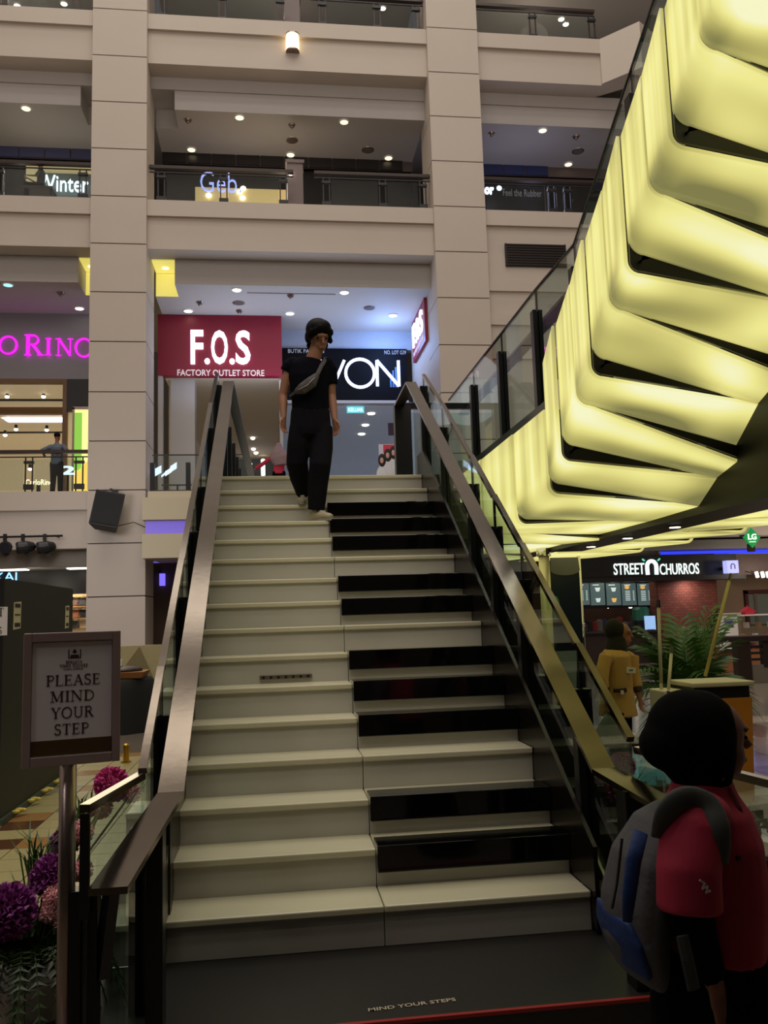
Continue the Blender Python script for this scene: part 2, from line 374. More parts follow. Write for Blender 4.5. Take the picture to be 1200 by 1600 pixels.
for x0, x1 in ((-4.95, -4.46), (-2.94, -2.28)):
    o = thing('niche_light', 'yellow lit ceiling recess ' + ('left of' if x0 < -4 else 'right of') + ' the tall left column', 'lamp', (x0, YF+1.7, 11.1))
    B(x0+.005, x1-.005, YF+1.7, YF+1.745, 11.06, 11.75).build('back_panel', E_yellow, o)
    B(x0+.005, x1-.005, YF+.8, YF+1.7, 11.76, 11.8).build('top_panel', E_yellow, o)
    MB().cyl(((x0+x1)/2, YF+1.3, 11.74), ((x0+x1)/2, YF+1.3, 11.759), .1).build('lamp_disc', E_lampw, o)
# walls behind the galleries and ends
struct('wall_left', B(-12.3, -12, -14, 34, FL, 34), M_wall2)
struct('wall_right', B(24, 24.3, -14, 34, FL, 34), M_wall2)
struct('wall_back', B(-12, 24, 40, 40.3, FL, 24), M_wall2)
struct('wall_behind', B(-12, 24, -14.3, -14, FL, 34), M_wall2)
struct('ceiling', B(-12.3, 24.3, -14.3, 34, 34.5, 35), M_ceil)
struct('wall_top_facade', B(-12, 24, YF, YF+.4, 22, 34.5), M_wall2)
# unseen deck above the camera, added to shade the foreground; lit flight arrives here
struct('floor_gallery_near', B(-12, 24, -14, -2.25, 4.55, 4.97), M_ceil)
# wall bay right of the right column, with raised bands and a vent
wr = sroot('wall_bay_right', (6.72, YF, ZG))
B(6.72, 24, YF+.02, YF+.4, ZG, 11.8).build('wall_face', M_wall, wr)
for y0, y1, xo in ((437, 454, 0), (490, 507, 2), (545, 560, 3)):
    a = PY(758+xo, y1, YF-.05); c = PY(758+xo, y0, YF-.05)
    B(a.x, 12.5, YF-.05, YF+.03, a.z, c.z).build('raised_band', M_wall, wr)
a = PY(791, 415, YF-.06); c = PY(884, 382, YF-.06)
vt = thing('wall_vent', 'dark rectangular vent grille high on the white wall right of the column', 'vent', (a.x, YF, a.z))
B(a.x, c.x, YF-.03, YF+.02, a.z, c.z).build('backing', M_dark, vt)
for i in range(9): z = a.z+(c.z-a.z)*(i+.5)/9; MB().bar((a.x+.02, YF-.04, z), (c.x-.02, YF-.04, z), .03, .018).build('slat', M_brown, vt)
for i in range(2): x = (a.x, c.x-.04)[i]; B(x, x+.04, YF-.06, YF, a.z, c.z).build('frame_side', M_dark, vt)
# side wall carrying the angled shop sign
struct('wall_side', B(5.18, 5.45, 20.9, 24.2, ZG, 11.05), M_wall)
# --- middle ground-level shop fronts
a = PY(247, 497, YS); c = PY(441, 588, YS)
struct('wall_shop_left', B(-2.95, a.x, YS, YS+.3, ZG, 11.05), M_wall2)
struct('wall_shop_pillar', B(-2.75, -2.0, YS+.4, YS+1.1, ZG, 11.05), M_wall2)
sg = thing('shop_sign', 'dark red shop sign with big white lit letters above the left shop', 'sign', (a.x, YS, c.z))
B(a.x, c.x, YS-.08, YS+.25, c.z, 11.04).build('sign_board', mat('dark_red_board', (138, 16, 48), .45, var=.05), sg)
p = PY(298, 569, YS-.1); q = PY(391, 516, YS-.1)
xx = p.x; wch = (q.x-p.x); hh = q.z-p.z-.02
for ch, fx, fw, hf in (('F', 0, .21, 1), ('.', .23, .09, .17), ('O', .34, .28, 1), ('.', .645, .09, .17), ('S', .75, .25, 1)):
    text(ch, 'letter', E_fos, sg, (xx+fx*wch, YS-.085, p.z), (1, 0, 0), (0, 0, 1), hh*hf, fw*wch, bold=.02, ext=.06)
p = PY(277, 587, YS-.1); q = PY(413, 578, YS-.1)
text('FACTORY OUTLET STORE', 'small_lettering', emi('pale_sign_letter', (205, 190, 190), .55), sg, (p.x, YS-.085, p.z), (1, 0, 0), (0, 0, 1), q.z-p.z, q.x-p.x, bold=.012, ext=.02)
zsb = c.z; xfs = c.x
shop = sroot('wall_shop_interior', (0, YS, ZG))
B(-2.9, xfs, YS+.3, 37, zsb-.02, zsb+.12).build('shop_ceiling', mat('shop_ceiling_paint', (176, 160, 138), .7, emit=(120, 104, 82), strength=.22), shop)  # ceiling emits faintly in place of shop lamps
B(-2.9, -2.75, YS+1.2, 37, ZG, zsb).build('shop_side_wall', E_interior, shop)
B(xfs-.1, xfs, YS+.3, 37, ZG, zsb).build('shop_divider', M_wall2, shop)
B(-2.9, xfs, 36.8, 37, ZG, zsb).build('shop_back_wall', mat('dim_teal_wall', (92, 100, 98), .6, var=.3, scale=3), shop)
for i, (x, y) in enumerate(((385, 719), (411, 719), (396, 702), (395, 685), (400, 708))):
    p = PZ(x, y, zsb-.06) if y < 719 else PY(x, y, 36)
    o = MB().ell(p, (.1, .1, .06), nu=10, nv=6).build('shop_spotlight', E_lamp, smooth=True); tag(o, 'small bright spotlight inside the red-sign shop, ' + ['lowest left one', 'lowest right one', 'third from the bottom', 'topmost one', 'just above the lowest pair'][i], 'lamp')
for i, (x, y) in enumerate(((391, 734), (411, 731))):
    p = PY(x, y, 35); o = MB().cyl(p-V((0, 0, .35)), p+V((0, 0, .3)), .09).build('tube_lamp', E_white); tag(o, 'short upright tube lamp deep in the shop, ' + ('left' if i == 0 else 'right') + ' of the two', 'lamp')
# second shop: black sign with thin white letters
YA = 24.1
a = PY(441, 545, YA); c = PY(637, 626, YA)
struct('wall_shop_mid', B(xfs-.1, 5.18, YA, YA+.3, a.z, 11.05), mat('blue_lit_wall', (170, 178, 192), .6))
sg = thing('shop_sign', 'black shop sign with thin white lit letters behind the walking man', 'sign', (a.x, YA, c.z))
B(a.x, c.x, YA-.1, YA+.2, c.z, a.z).build('sign_board', mat('black_sign_board', (8, 9, 16), .6, spec=.12), sg)
B(a.x, c.x+.02, YA-.12, YA+.2, c.z-.12, c.z-.02).build('lower_trim', M_wall2, sg)
def thin(pts, name='letter', wd=.095):
    b = MB(); ribbon(b, [(0, 0), (1, 0)], .1, V((0, 0, 0)), V((1, 0, 0)), V((0, 0, 1)), V((0, -1, 0)), 1, .01) if False else None
    ribbon(b, [(p.x, p.z) for p in pts], wd, V((0, YA-.11, 0)), V((1, 0, 0)), V((0, 0, 1)), V((0, -1, 0)), 1, .06); return b.build(name, E_avon, sg)
zt = PY(560, 565, YA).z; zb_ = PY(560, 605, YA).z
pp = lambda x, top: V((PY(x, 585, YA).x, YA, zt if top else zb_))
thin([pp(466, 0), pp(487, 1)]); thin([pp(487, 1), pp(508, 0)]); thin([pp(475, 0)+V((0, 0, .25)), pp(499, 0)+V((0, 0, .25))])
thin([pp(500, 1), pp(520, 0)]); thin([pp(520, 0), pp(538, 1)])
cx = PY(562, 585, YA); rr = (zt-zb_)/2+.04
thin([V((cx.x+rr*math.cos(i*math.pi/14), 0, (zt+zb_)/2+rr*math.sin(i*math.pi/14))) for i in range(29)])
thin([pp(588.5, 0), pp(588.5, 1)]); thin([pp(588.5, 1), pp(622, 0)]); thin([pp(622, 0), pp(622, 1)])
M_greyl = emi('grey_sign_letter', (150, 155, 170), .5)
p = PY(600, 555, YA); text('NO. LOT G39', 'small_lettering', M_greyl, sg, (p.x, YA-.11, p.z), (1, 0, 0), (0, 0, 1), .13, .74, ext=.01)
p = PY(450, 553, YA); text('BUTIK PAKAIAN', 'small_lettering', M_greyl, sg, (p.x, YA-.11, p.z), (1, 0, 0), (0, 0, 1), .13, 1.2, ext=.01)
for i, x in enumerate((611, 615, 619)):
    p = PY(x, 605, YA-.11); MB().cyl(p, p+V((0, 0, .45+.12*i)), .03).build('bottle_picture', mat('blue_bottle_print', (70, 110, 170), .3, emit=(70, 110, 170), strength=.5), sg)
zs2 = c.z-.1
sh2 = sroot('wall_shop_interior_right', (0, YA, ZG))
M_in2 = mat('cool_shop_paint', (176, 180, 190), .6, emit=(120, 126, 138), strength=.3)  # shop light put into these surfaces as emission
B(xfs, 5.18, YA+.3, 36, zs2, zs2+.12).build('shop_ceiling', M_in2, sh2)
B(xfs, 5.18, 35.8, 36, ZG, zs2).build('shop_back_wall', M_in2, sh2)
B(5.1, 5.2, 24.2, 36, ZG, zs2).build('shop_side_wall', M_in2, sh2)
for i, (x, y) in enumerate(((580, 647), (571, 665), (565, 679), (637, 686))):
    p = PZ(x, y, zs2-.03) if i < 3 else PY(x, y, 26); o = MB().cyl(p, p+V((0, 0, .025)), .13).build('shop_downlight', E_lamp); tag(o, 'round downlight in the cool white shop, ' + ['nearest of the row', 'middle of the row', 'furthest of the row', 'beside the poster edge'][i], 'lamp')
p = PY(542, 645, 24.5); q = PY(569, 635, 24.5)
ex = thing('exit_sign', 'small teal lit exit sign hanging under the black shop sign', 'sign', (p.x, 24.5, p.z))
B(p.x, q.x, 24.5, 24.56, p.z, q.z).build('sign_box', emi('teal_lit', (96, 190, 200), .9), ex)
text('KELUAR', 'lettering', emi('pale_lit', (220, 245, 245), 1.2), ex, (p.x+.05, 24.495, p.z+.04), (1, 0, 0), (0, 0, 1), (q.z-p.z)*.62, (q.x-p.x)*.85, bold=.02, ext=.004)
MB().cyl((p.x+.25, 24.53, q.z), (p.x+.25, 24.53, zs2), .015).build('hanger', M_white, ex)
p = PY(607, 680, 27); q = PY(620, 648, 27)
B(p.x, q.x, 27, 27.06, p.z, q.z).build('wall_panel', mat('dusty_pink_panel', (112, 84, 96), .6)); tag(bpy.data.objects['wall_panel'], 'dusty pink panel on the wall above the poster of three women', 'panel')
# poster with three women (plain painted portraits)
p = PY(593, 742, 23.6); q = PY(627, 694, 23.6)
po = thing('shop_poster', 'poster of three smiling women with dark hair under a red patch', 'poster', (p.x, 23.6, ZG))
B(p.x, q.x, 23.6, 23.64, ZG, q.z).build('poster_sheet', mat('poster_pale', (196, 186, 190), .5, emit=(150, 140, 146), strength=.25), po)
M_pskin = mat('poster_skin', (196, 150, 128), .6, emit=(150, 110, 90), strength=.25); M_phair = mat('poster_hair', (40, 26, 24), .6)
B(p.x+.15, q.x-.2, 23.58, 23.6, q.z-.28, q.z-.02).build('red_patch', mat('poster_red', (190, 40, 56), .5, emit=(150, 30, 44), strength=.3), po)
for x, y in ((597, 718), (606, 710), (615, 706)):
    h = PY(x, y, 23.56); MB().ell(h+V((0, .02, -.02)), (.13, .02, .22)).build('hair_print', M_phair, po, smooth=True); MB().ell(h+V((-.01, .0, -.03)), (.058, .015, .095)).build('face_print', M_pskin, po, smooth=True)
    MB().ell(h+V((0, .03, -.5)), (.2, .02, .3)).build('shirt_print', M_white, po, smooth=True)
# angled sign on the side wall
a = PX(640, 575, 5.16); c = PX(668, 458, 5.16)
sd = thing('side_sign', 'red shop sign with white lit letters seen edge-on on the side wall', 'sign', (5.16, a.y, a.z))
ya, yb_, za, zc_ = 20.95, 23.3, PX(667, 535, 5.16).z, PX(668, 460, 5.16).z
B(5.08, 5.18, ya, yb_, za, zc_).build('sign_board', MATS['dark_red_board'], sd)
hl = (zc_-za)*.52
for ch, fx, fw, hf in (('F', .12, .19, 1), ('.', .325, .06, .17), ('O', .40, .21, 1), ('.', .625, .06, .17), ('S', .69, .2, 1)):
    text(ch, 'letter', E_fos, sd, (5.075, yb_-fx*(yb_-ya), za+(zc_-za)*.3), (0, -1, 0), (0, 0, 1), hl*hf, fw*(yb_-ya), bold=.02, ext=.05)
text('FACTORY OUTLET STORE', 'small_lettering', MATS['pale_sign_letter'], sd, (5.075, yb_-.2, za+(zc_-za)*.1), (0, -1, 0), (0, 0, 1), .14, 1.9, ext=.01)
# --- left ground-level shop
a = PY(0, 592, YS)
struct('wall_left_bulkhead', B(-12, -4.3, YS, YS+.3, a.z, 11.05), mat('grey_bulkhead', (150, 148, 152), .5, var=.04, scale=1))
sg = thing('shop_sign', 'magenta neon serif letters on the grey bulkhead at the left edge', 'sign', (-8, YS, a.z))
for ch_, xa_, xb_, yb_, yt_ in (('C', -150, -118, 552, 523), ('A', -113, -82, 552, 523), ('R', -78, -48, 552, 523), ('L', -44, -20, 553, 524), ('O', -3, 29.5, 553.5, 526), ('R', 37, 67, 556, 523.5), ('I', 70, 82, 555.5, 529), ('N', 87, 115, 556.5, 529.5), ('O', 116, 147, 558, 529.5)):
    p = PY(xa_, yb_, YS-.03); q = PY(xb_, yt_, YS-.03); hh_ = PY(xa_, yt_, YS-.03).z-p.z
    seriftext(ch_, 'letter', E_pink, sg, (p.x, YS-.03, p.z), (1, 0, 0), (0, 0, 1), hh_, .06, sx=(q.x-p.x)/(SER[ch_][0]*hh_))
ls = sroot('wall_shop_interior_left', (-6, YS, ZG))
zl = a.z
pf = PY(105, 590, YS).x
B(pf-.12, pf, YS-.03, YS+.2, ZG, zl).build('wood_jamb', mat('shop_wood', (120, 88, 60), .5), ls)
B(-12, pf-.12, YS-.03, YS+.2, zl-.12, zl).build('wood_lintel', MATS['shop_wood'], ls)
B(pf, -4.45, YS-.02, YS+.2, PY(110, 642, YS).z, zl).build('black_fascia', M_dark, ls)
M_lsc = mat('warm_shop_paint', (200, 184, 152), .6, emit=(170, 152, 118), strength=.5)  # warm shop lighting put into walls and ceiling as emission
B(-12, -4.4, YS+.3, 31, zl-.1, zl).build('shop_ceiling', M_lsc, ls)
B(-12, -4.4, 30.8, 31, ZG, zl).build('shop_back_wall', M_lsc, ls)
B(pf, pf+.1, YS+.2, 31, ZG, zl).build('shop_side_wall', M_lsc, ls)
for yy in (24.2, 26.0, 29): MB().bar((-12, yy, zl-.3), (pf, yy, zl-.3), .06, .06).build('light_track', M_dark, ls)
B(-12, pf, 25.2, 25.4, zl-.5, zl-.28).build('wood_beam', MATS['shop_wood'], ls)
rl = MB(); pts = [PY(x, y, 27.5) for x, y in ((0, 648), (8, 652), (13, 656), (30, 656), (104, 656))]
for u, v in zip(pts, pts[1:]): rl.bar(u, v, .12, .16)
tag(rl.build('cove_lamp', E_white), 'white glowing light strip bent along the left shop ceiling', 'lamp')
for i, (x, y) in enumerate(((11, 620), (68, 620), (25, 671), (73, 672), (8, 680), (47, 733))):
    p = PY(x, y, 24.2 if y < 640 else 26); o = thing('track_spotlight', 'track spotlight in the left shop, ' + ['upper left', 'upper right', 'middle left', 'middle right', 'bright one at the edge', 'lowest one by the floor'][i], 'lamp', p)
    MB().cyl(p+V((0, 0, .02)), p+V((0, 0, .16)), .05).build('lamp_can', M_dark, o); MB().ell(p, (.07, .07, .05), nu=10, nv=6).build('bulb', E_lamp, o, smooth=True)
lb = thing('lit_poster', 'green and yellow backlit poster panel beside the tall left column', 'poster', (-4.9, 22.6, ZG))
a = PY(117, 640, 22.6); 
B(a.x, -4.3, 22.6, 22.7, ZG, a.z).build('light_panel', emi('poster_yellow', (246, 236, 150), 1.0), lb)
B(a.x, a.x+.22, 22.57, 22.6, ZG+1.1, a.z-.1).build('green_area', emi('poster_green', (130, 190, 70), .9), lb)
MB().prism([(a.x+.02, 22.58, ZG+1.0), (a.x+.6, 22.58, ZG+1.6), (a.x+.6, 22.58, ZG), (a.x+.02, 22.58, ZG)], (0, -.01, 0)).build('orange_area', emi('poster_orange', (235, 200, 90), .9), lb)
B(a.x-.06, a.x, 22.55, 22.72, ZG, a.z+.06).build('frame_side', M_steel2, lb)
B(a.x-.06, -4.3, 22.55, 22.72, a.z, a.z+.08).build('frame_top', M_steel2, lb)
# glowing little script sign and a blue-white screen in the left shop
p = PY(40, 758, 21.6); text('CarloRino', 'shop_name_lamp', emi('warm_script', (250, 240, 190), 1.6), None, (p.x, 21.6, p.z), (1, 0, 0), (0, 0, 1), .16, .75, ext=.02); B(p.x+.3, p.x+.4, 21.6, 21.66, ZG, p.z+.02).build('stand', M_dark, bpy.data.objects['shop_name_lamp']); tag(bpy.data.objects['shop_name_lamp'], 'small warm lit shop name low behind the left balcony rail', 'sign')
p = PY(94, 742, 21.3); q = PY(116, 730, 21.3)
text('2', 'digit_lamp', emi('cyan_white', (190, 225, 245), 1.8), None, (p.x, 21.3, p.z), (1, 0, 0), (0, 0, 1), .26, .42, bold=.03, ext=.02); B(p.x+.18, p.x+.24, 21.3, 21.36, ZG, p.z+.05).build('stand', M_dark, bpy.data.objects['digit_lamp']); tag(bpy.data.objects['digit_lamp'], 'pale blue lit figure behind the left balcony railing beside the man', 'sign')
# --- upper level shop fronts
for k, (Z, zc) in enumerate(((Z1, 16.4), (Z2, 21.2))):
    YU = 22.6
    for bx0, bx1, nm in ((-12, -4.45, 'left'), (-2.95, 5.18, 'mid'), (6.72, 14, 'right')):
        YU = 22.9; dk = nm == 'right' or (nm == 'mid' and k == 0)
        struct('wall_upper_%s_%d' % (nm, k+1), B(bx0, bx1, YU, YU+.3, Z, zc), mat('upper_shop_dark', (15, 13, 12), .45) if (k == 0) else mat('upper_shop_wall', (52, 48, 38), .6))
        if k == 0:   # sloping header panels, one by one
            hr = sroot('trim_header_%s' % nm, (bx0, YU, zc))
            nn = int((min(bx1, 10.2)-bx0)/.78)
            mh = mat('header_panel_' + nm, {'left': (70, 72, 104), 'mid': (36, 32, 30), 'right': (44, 52, 88)}[nm], .3)  # bluish light on the side bays put into the panel colours
            for i in range(nn): B(bx0+.78*i+.02, bx0+.78*(i+1)-.02, YU-.3, YU-.24, zc-.34, zc-.005).build('panel', mh, hr)
            B(bx0, bx1, YU-.24, YU-.2, zc-.34, zc).build('backing', M_joint, hr)
struct('wall_upper_glow', B(-1.9, 1.25, 22.52, 22.58, Z1, PY(320, 292, 22.5).z), mat('lit_shop_inside', (190, 165, 110), .6, emit=(200, 172, 112), strength=.55))
struct('wall_upper_glow_left', B(PY(40, 280, 22.5).x, -4.3, 22.52, 22.58, Z1, PY(60, 258, 22.5).z), mat('lit_shop_inside_left', (170, 160, 120), .6, emit=(190, 176, 128), strength=.5))
struct('window_1', B(PY(64, 280, 22.4).x, -4.4, 22.4, 22.44, 13.9, PY(100, 271, 22.4).z), mat('grey_frosted_panel', (96, 104, 100), .4))
pl = thing('pillar', 'small grey granite pillar between the two upper railings', 'pillar', (1.5, 20.5, Z1))
pl['kind'] = 'structure'
for Z, h in ((Z1, 1.75), (Z2, 1.6)):
    a = PY(449, 300, 20.4); c = PY(474, 300, 20.4)
    B(a.x, c.x, 20.4, 20.9, Z, Z+h).build('shaft', M_granite, pl); B(a.x-.04, c.x+.04, 20.36, 20.94, Z+h, Z+h+.1).build('cap', M_granite, pl)
p = PY(454, 271, 20.35); tag(MB().ell(p, (.07, .05, .07), nu=10, nv=6).build('pillar_lamp', E_lamp, smooth=True), 'small round lamp shining on the granite pillar', 'lamp')
sg = thing('shop_sign', 'blue-white neon letters behind the upper middle railing', 'sign', (0, 22.4, Z1))
p = PY(313, 300, 22.4); q = PY(377, 271, 22.4)
text('Geb.', 'lettering', E_geb, sg, (p.x, 22.4, p.z), (1, 0, 0), (0, 0, 1), q.z-p.z, q.x-p.x, bold=-.012, ext=.05)
MB().bar((p.x+.3, 22.44, p.z+.1), (p.x+.3, 22.9, p.z+.1), .05, .05).build('wall_mount', M_dark, sg)
sg = thing('shop_sign', 'white lit serif-like letters behind the upper left railing', 'sign', (-6, 22.3, Z1))
p = PY(65, 299, 22.3); q = PY(133, 276, 22.3)
text('Winter Time', 'lettering', emi('soft_white_letter', (225, 240, 250), 1.5), sg, (p.x-.12, 22.3, p.z), (1, 0, 0), (0, 0, 1), q.z-p.z, 2.7, bold=.0, ext=.05)
MB().bar((p.x+.4, 22.36, p.z+.1), (p.x+.4, 22.9, p.z+.1), .05, .05).bar((p.x+1.6, 22.36, p.z+.1), (p.x+1.6, 22.9, p.z+.1), .05, .05).build('wall_mount', M_dark, sg)
sg = thing('shop_sign', 'white and grey lettering on the dark upper right shop', 'sign', (7, 22.4, Z1))
p = PY(757, 304, 22.3); q = PY(778, 291, 22.3)
text('nor', 'lettering', emi('blue_edge_letter', (225, 230, 255), 2.5), sg, (p.x-.15, 22.3, p.z), (1, 0, 0), (0, 0, 1), (q.z-p.z)*.8, q.x-p.x, bold=.04, ext=.05)
MB().ell(PY(780, 294, 22.3), (.09, .03, .09)).build('dot', MATS['blue_edge_letter'], sg)
p = PY(786, 306, 22.3); q = PY(846, 297, 22.3)
text('Feel the Rubber', 'small_lettering', emi('dim_grey_letter', (105, 100, 100), .5), sg, (p.x, 22.3, p.z), (1, 0, 0), (0, 0, 1), q.z-p.z, q.x-p.x, ext=.01)
MB().bar((p.x-.2, 22.28, q.z+.15), (q.x+.1, 22.28, q.z+.15), .02, .02).bar((q.x+.1, 22.28, q.z+.15), (q.x+.1, 22.28, Z1), .02, .02).build('thin_frame', M_steel2, sg)
for i, (x, y) in enumerate(((326, 305), (374, 300), (380, 294), (379, 309))):
    p = PY(x, y, 22.47); tag(MB().ell(p, (.09, .06, .07), nu=10, nv=6).build('shop_lamp', E_lamp, smooth=True), 'bright lamp below the blue-white neon letters, ' + ['leftmost', 'middle', 'next to the full stop', 'lowest right'][i], 'lamp')
# --- railings of the galleries
def gallery_rail(label, x0, x1, Y, Z, posts, h=1.12):
    o = thing('gallery_railing', label, 'railing', ((x0+x1)/2, Y, Z))
    MB().bar((x0, Y, Z+h), (x1, Y, Z+h), .14, .09).build('top_rail', M_brown, o)
    MB().bar((x0, Y, Z+h-.14), (x1, Y, Z+h-.14), .04, .03).build('thin_rail', M_dark, o)
    for x in posts:
        b = MB()
        for s in (-.09, .09): b.bar((x+s, Y, Z), (x+s, Y, Z+h-.13), .035, .035, (0, 1, 0))
        p_ = b.build('post', M_dark, o)
        B(x-.13, x+.13, Y-.05, Y+.05, Z+.1, Z+.24).build('clamp', M_dark, p_); B(x-.13, x+.13, Y-.05, Y+.05, Z+h-.32, Z+h-.25).build('clamp', M_dark, p_)
    xs = [x0]+list(posts)+[x1]
    for u, v in zip(xs, xs[1:]):
        if v-u > .4: B(u+.14, v-.14, Y-.006, Y+.006, Z+.08, Z+h-.2).build('pane', M_glass, o)
    return o
YR = YF+.28
gallery_rail('brown railing of the left ground balcony where a man leans', -12, -4.47, YR, ZG, [-9.2, -7.2, -6.05, -4.75])
gallery_rail('brown railing of the upper left gallery by the white letters', -12, -4.47, YR, Z1, [-9, -7, -4.75])
gallery_rail('brown railing of the upper gallery under the blue-white neon', -2.93, 1.15, YR, Z1, [-2.6, -.85, .85])
gallery_rail('brown railing of the upper gallery right of the granite pillar', 1.75, 5.16, YR, Z1, [2.1, 3.75, 4.95])
gallery_rail('brown railing of the upper right gallery', 6.74, 12, YR, Z1, [8.9, 9.4])
gallery_rail('brown railing of the topmost left gallery', -12, -4.47, YR, Z2, [-9, -7, -5])
gallery_rail('brown railing of the topmost gallery left of its pillar', -2.93, 1.15, YR, Z2, [-2.6, -.85, .85])
gallery_rail('brown railing of the topmost gallery right of its pillar', 1.75, 5.16, YR, Z2, [2.1, 3.75, 4.95])
gallery_rail('brown railing of the topmost right gallery', 6.74, 10.6, YR, Z2, [8.6, 10.5])
# --- downlights and small ceiling fittings
def downlight(x, y, zc, label, m=None, r=.15):
    p = PZ(x, y, zc)
    p.y = max(p.y, YF+.98)
    o = thing('downlight', label, 'lamp', p)
    MB().cyl(p+V((0, 0, -.03)), p+V((0, 0, .005)), r, r*1.15, 16).build('trim_ring', M_white, o); MB().cyl(p+V((0, 0, -.036)), p+V((0, 0, -.028)), r*.8, seg=16).build('lens', m or E_lamp, o)
dl = [(370, 452, 11.05, 'ground gallery downlight left of the slot vent'), (538, 456, 11.05, 'ground gallery downlight right of the slot vent'), (294, 485, 11.05, 'ground gallery downlight above the red sign, left'), (453, 489, 11.05, 'ground gallery downlight above the walking man'), (614, 492, 11.05, 'ground gallery downlight in the blue glow'),
      (124, 481, 11.05, 'white downlight above the magenta letters'), (374, 179, 16.4, 'upper gallery downlight, front row left'), (538, 187, 16.4, 'upper gallery downlight, front row right'), (299, 233, 16.4, 'upper gallery downlight, back row leftmost'), (454, 241, 16.4, 'upper gallery downlight above the granite pillar'), (607, 246, 16.4, 'upper gallery downlight, back row rightmost'),
      (37, 161, 16.4, 'upper left gallery downlight near the frame edge'), (850, 199, 16.4, 'upper right gallery downlight, nearer one'), (888, 256, 16.4, 'upper right gallery downlight, farther one')]
for x, y, z, l in dl: downlight(x, y, z, l, E_lamp if z < 12 else E_lampw)
downlight(10, 441, 11.05, 'cyan downlight at the far left ground gallery', E_cyan)
for i, (x, y, z) in enumerate(((27, 8, 21.2), (100, 5, 21.2), (598, 12, 21.2), (877, 29, 21.2), (884, 37, 21.2))): downlight(x, y, z, 'topmost gallery lamp, ' + ['far left', 'left', 'middle', 'right, upper', 'right, lower'][i], E_lamp, .12)
for i, (x, y, z, nm) in enumerate(((312, 472, 11.05, 'left of the ground gallery'), (374, 485, 11.05, 'centre of the ground gallery'), (454, 461, 11.05, 'above the slot vent'), (95, 457, 11.05, 'over the magenta letters'), (294, 187, 16.4, 'upper left part'), (456, 195, 16.4, 'upper middle'), (768, 208, 16.4, 'upper right'), (900, 213, 16.4, 'far upper right'))):
    p = PZ(x, y, z); p.y = max(p.y, YF+.98); o = thing('smoke_detector', 'small ceiling detector, ' + nm, 'detector', p)
    MB().cyl(p-V((0, 0, .05)), p, .09, .11).build('base', M_steel2, o); MB().ell(p-V((0, 0, .06)), (.06, .06, .07), nu=10, nv=6).build('sensor', M_steel2, o, smooth=True)
a = PZ(386, 457, 11.05); c = PZ(524, 461, 11.05)
sv = thing('slot_vent', 'long thin dark slot in the ground gallery ceiling', 'vent', a); MB().bar(a, V((c.x, a.y, a.z)), .07, .02).build('slot', M_joint, sv); MB().bar(a-V((.05, .06, 0)), V((c.x+.05, a.y-.06, a.z)), .03, .015).build('rim', M_white, sv)
for i, (x, y, z) in enumerate(((456, 219, 15.7), (575, 234, 15.7), (903, 236, 15.7), (373, 473, 11.05), (577, 481, 11.05))):
    p = PZ(x, y, z); o = thing('ceiling_speaker', 'flush round ceiling speaker, ' + ['above the granite pillar', 'right of the pillar', 'upper right gallery', 'above the red sign', 'near the blue glow'][i], 'speaker', p)
    MB().cyl(p-V((0, 0, .02)), p, .16).build('grille', M_joint, o); MB().cyl(p-V((0, 0, .015)), p, .19).build('rim', M_steel2, o)
# wall lantern on the topmost slab
p = PY(457, 67, YF+.02)
ln = thing('wall_lantern', 'warm glowing half-round wall lantern on the topmost slab', 'lamp', p)
MB().cyl(p+V((0, .02, -.26)), p+V((0, .02, .24)), .19).build('shade', E_glowwarm, ln, smooth=True)
for s in (-.27, .25): MB().cyl(p+V((0, .02, s-.02)), p+V((0, .02, s+.02)), .2).build('rim', M_steel2, ln)
for s in (-.13, -.04, .05, .13): MB().bar(p+V((s, -.165+abs(s)*.5, -.26)), p+V((s, -.165+abs(s)*.5, .24)), .012, .012).build('rib', M_steel2, ln)
# --- cream ledge block with purple light slot, glass balustrade on top
YL = 18.9
lg_ = sroot('trim_ledge', (-2, YL, 3))
zz = [PY(240, y, YL).z for y in (766, 777, 812, 834, 872)]
xl = PY(222, 800, YL).x; xr = -.2
B(xl+.12, xr, YL+.15, YF+.6, zz[1], zz[0]).build('upper_lip', M_ledge, lg_)
B(xl, xr, YL, YF+.6, zz[2], zz[1]).build('upper_block', M_ledge, lg_)
B(xl+.05, xr, YL+.22, YF+.6, zz[3], zz[2]).build('recess', M_ledge, lg_)
B(xl, xr, YL, YF+.6, zz[4], zz[3]).build('lower_block', M_ledge, lg_)
B(xl+.06, xr-.05, YL+.19, YL+.215, zz[3]+.02, zz[2]-.02).build('purple_light', E_purple, lg_)
gb = thing('glass_balustrade', 'short frameless glass balustrade on the cream ledge right of the column', 'railing', (-2, YL+.4, ZG))
for x in (PY(238, 740, YL+.4).x, PY(294, 740, YL+.4).x): B(x-.06, x+.06, YL+.36, YL+.48, zz[0], zz[0]+.8).build('post', M_blackmetal, gb)
B(xl+.2, xr, YL+.41, YL+.43, zz[0]+.02, zz[0]+1.0).build('pane', M_glass, gb); B(xl+.2, xr, YL+.4, YL+.44, zz[0]+1.0, zz[0]+1.03).build('edge_cap', M_dark, gb)
B(xl+.2, xr, YL+.38, YL+.46, zz[0], zz[0]+.06).build('base_channel', M_dark, gb)
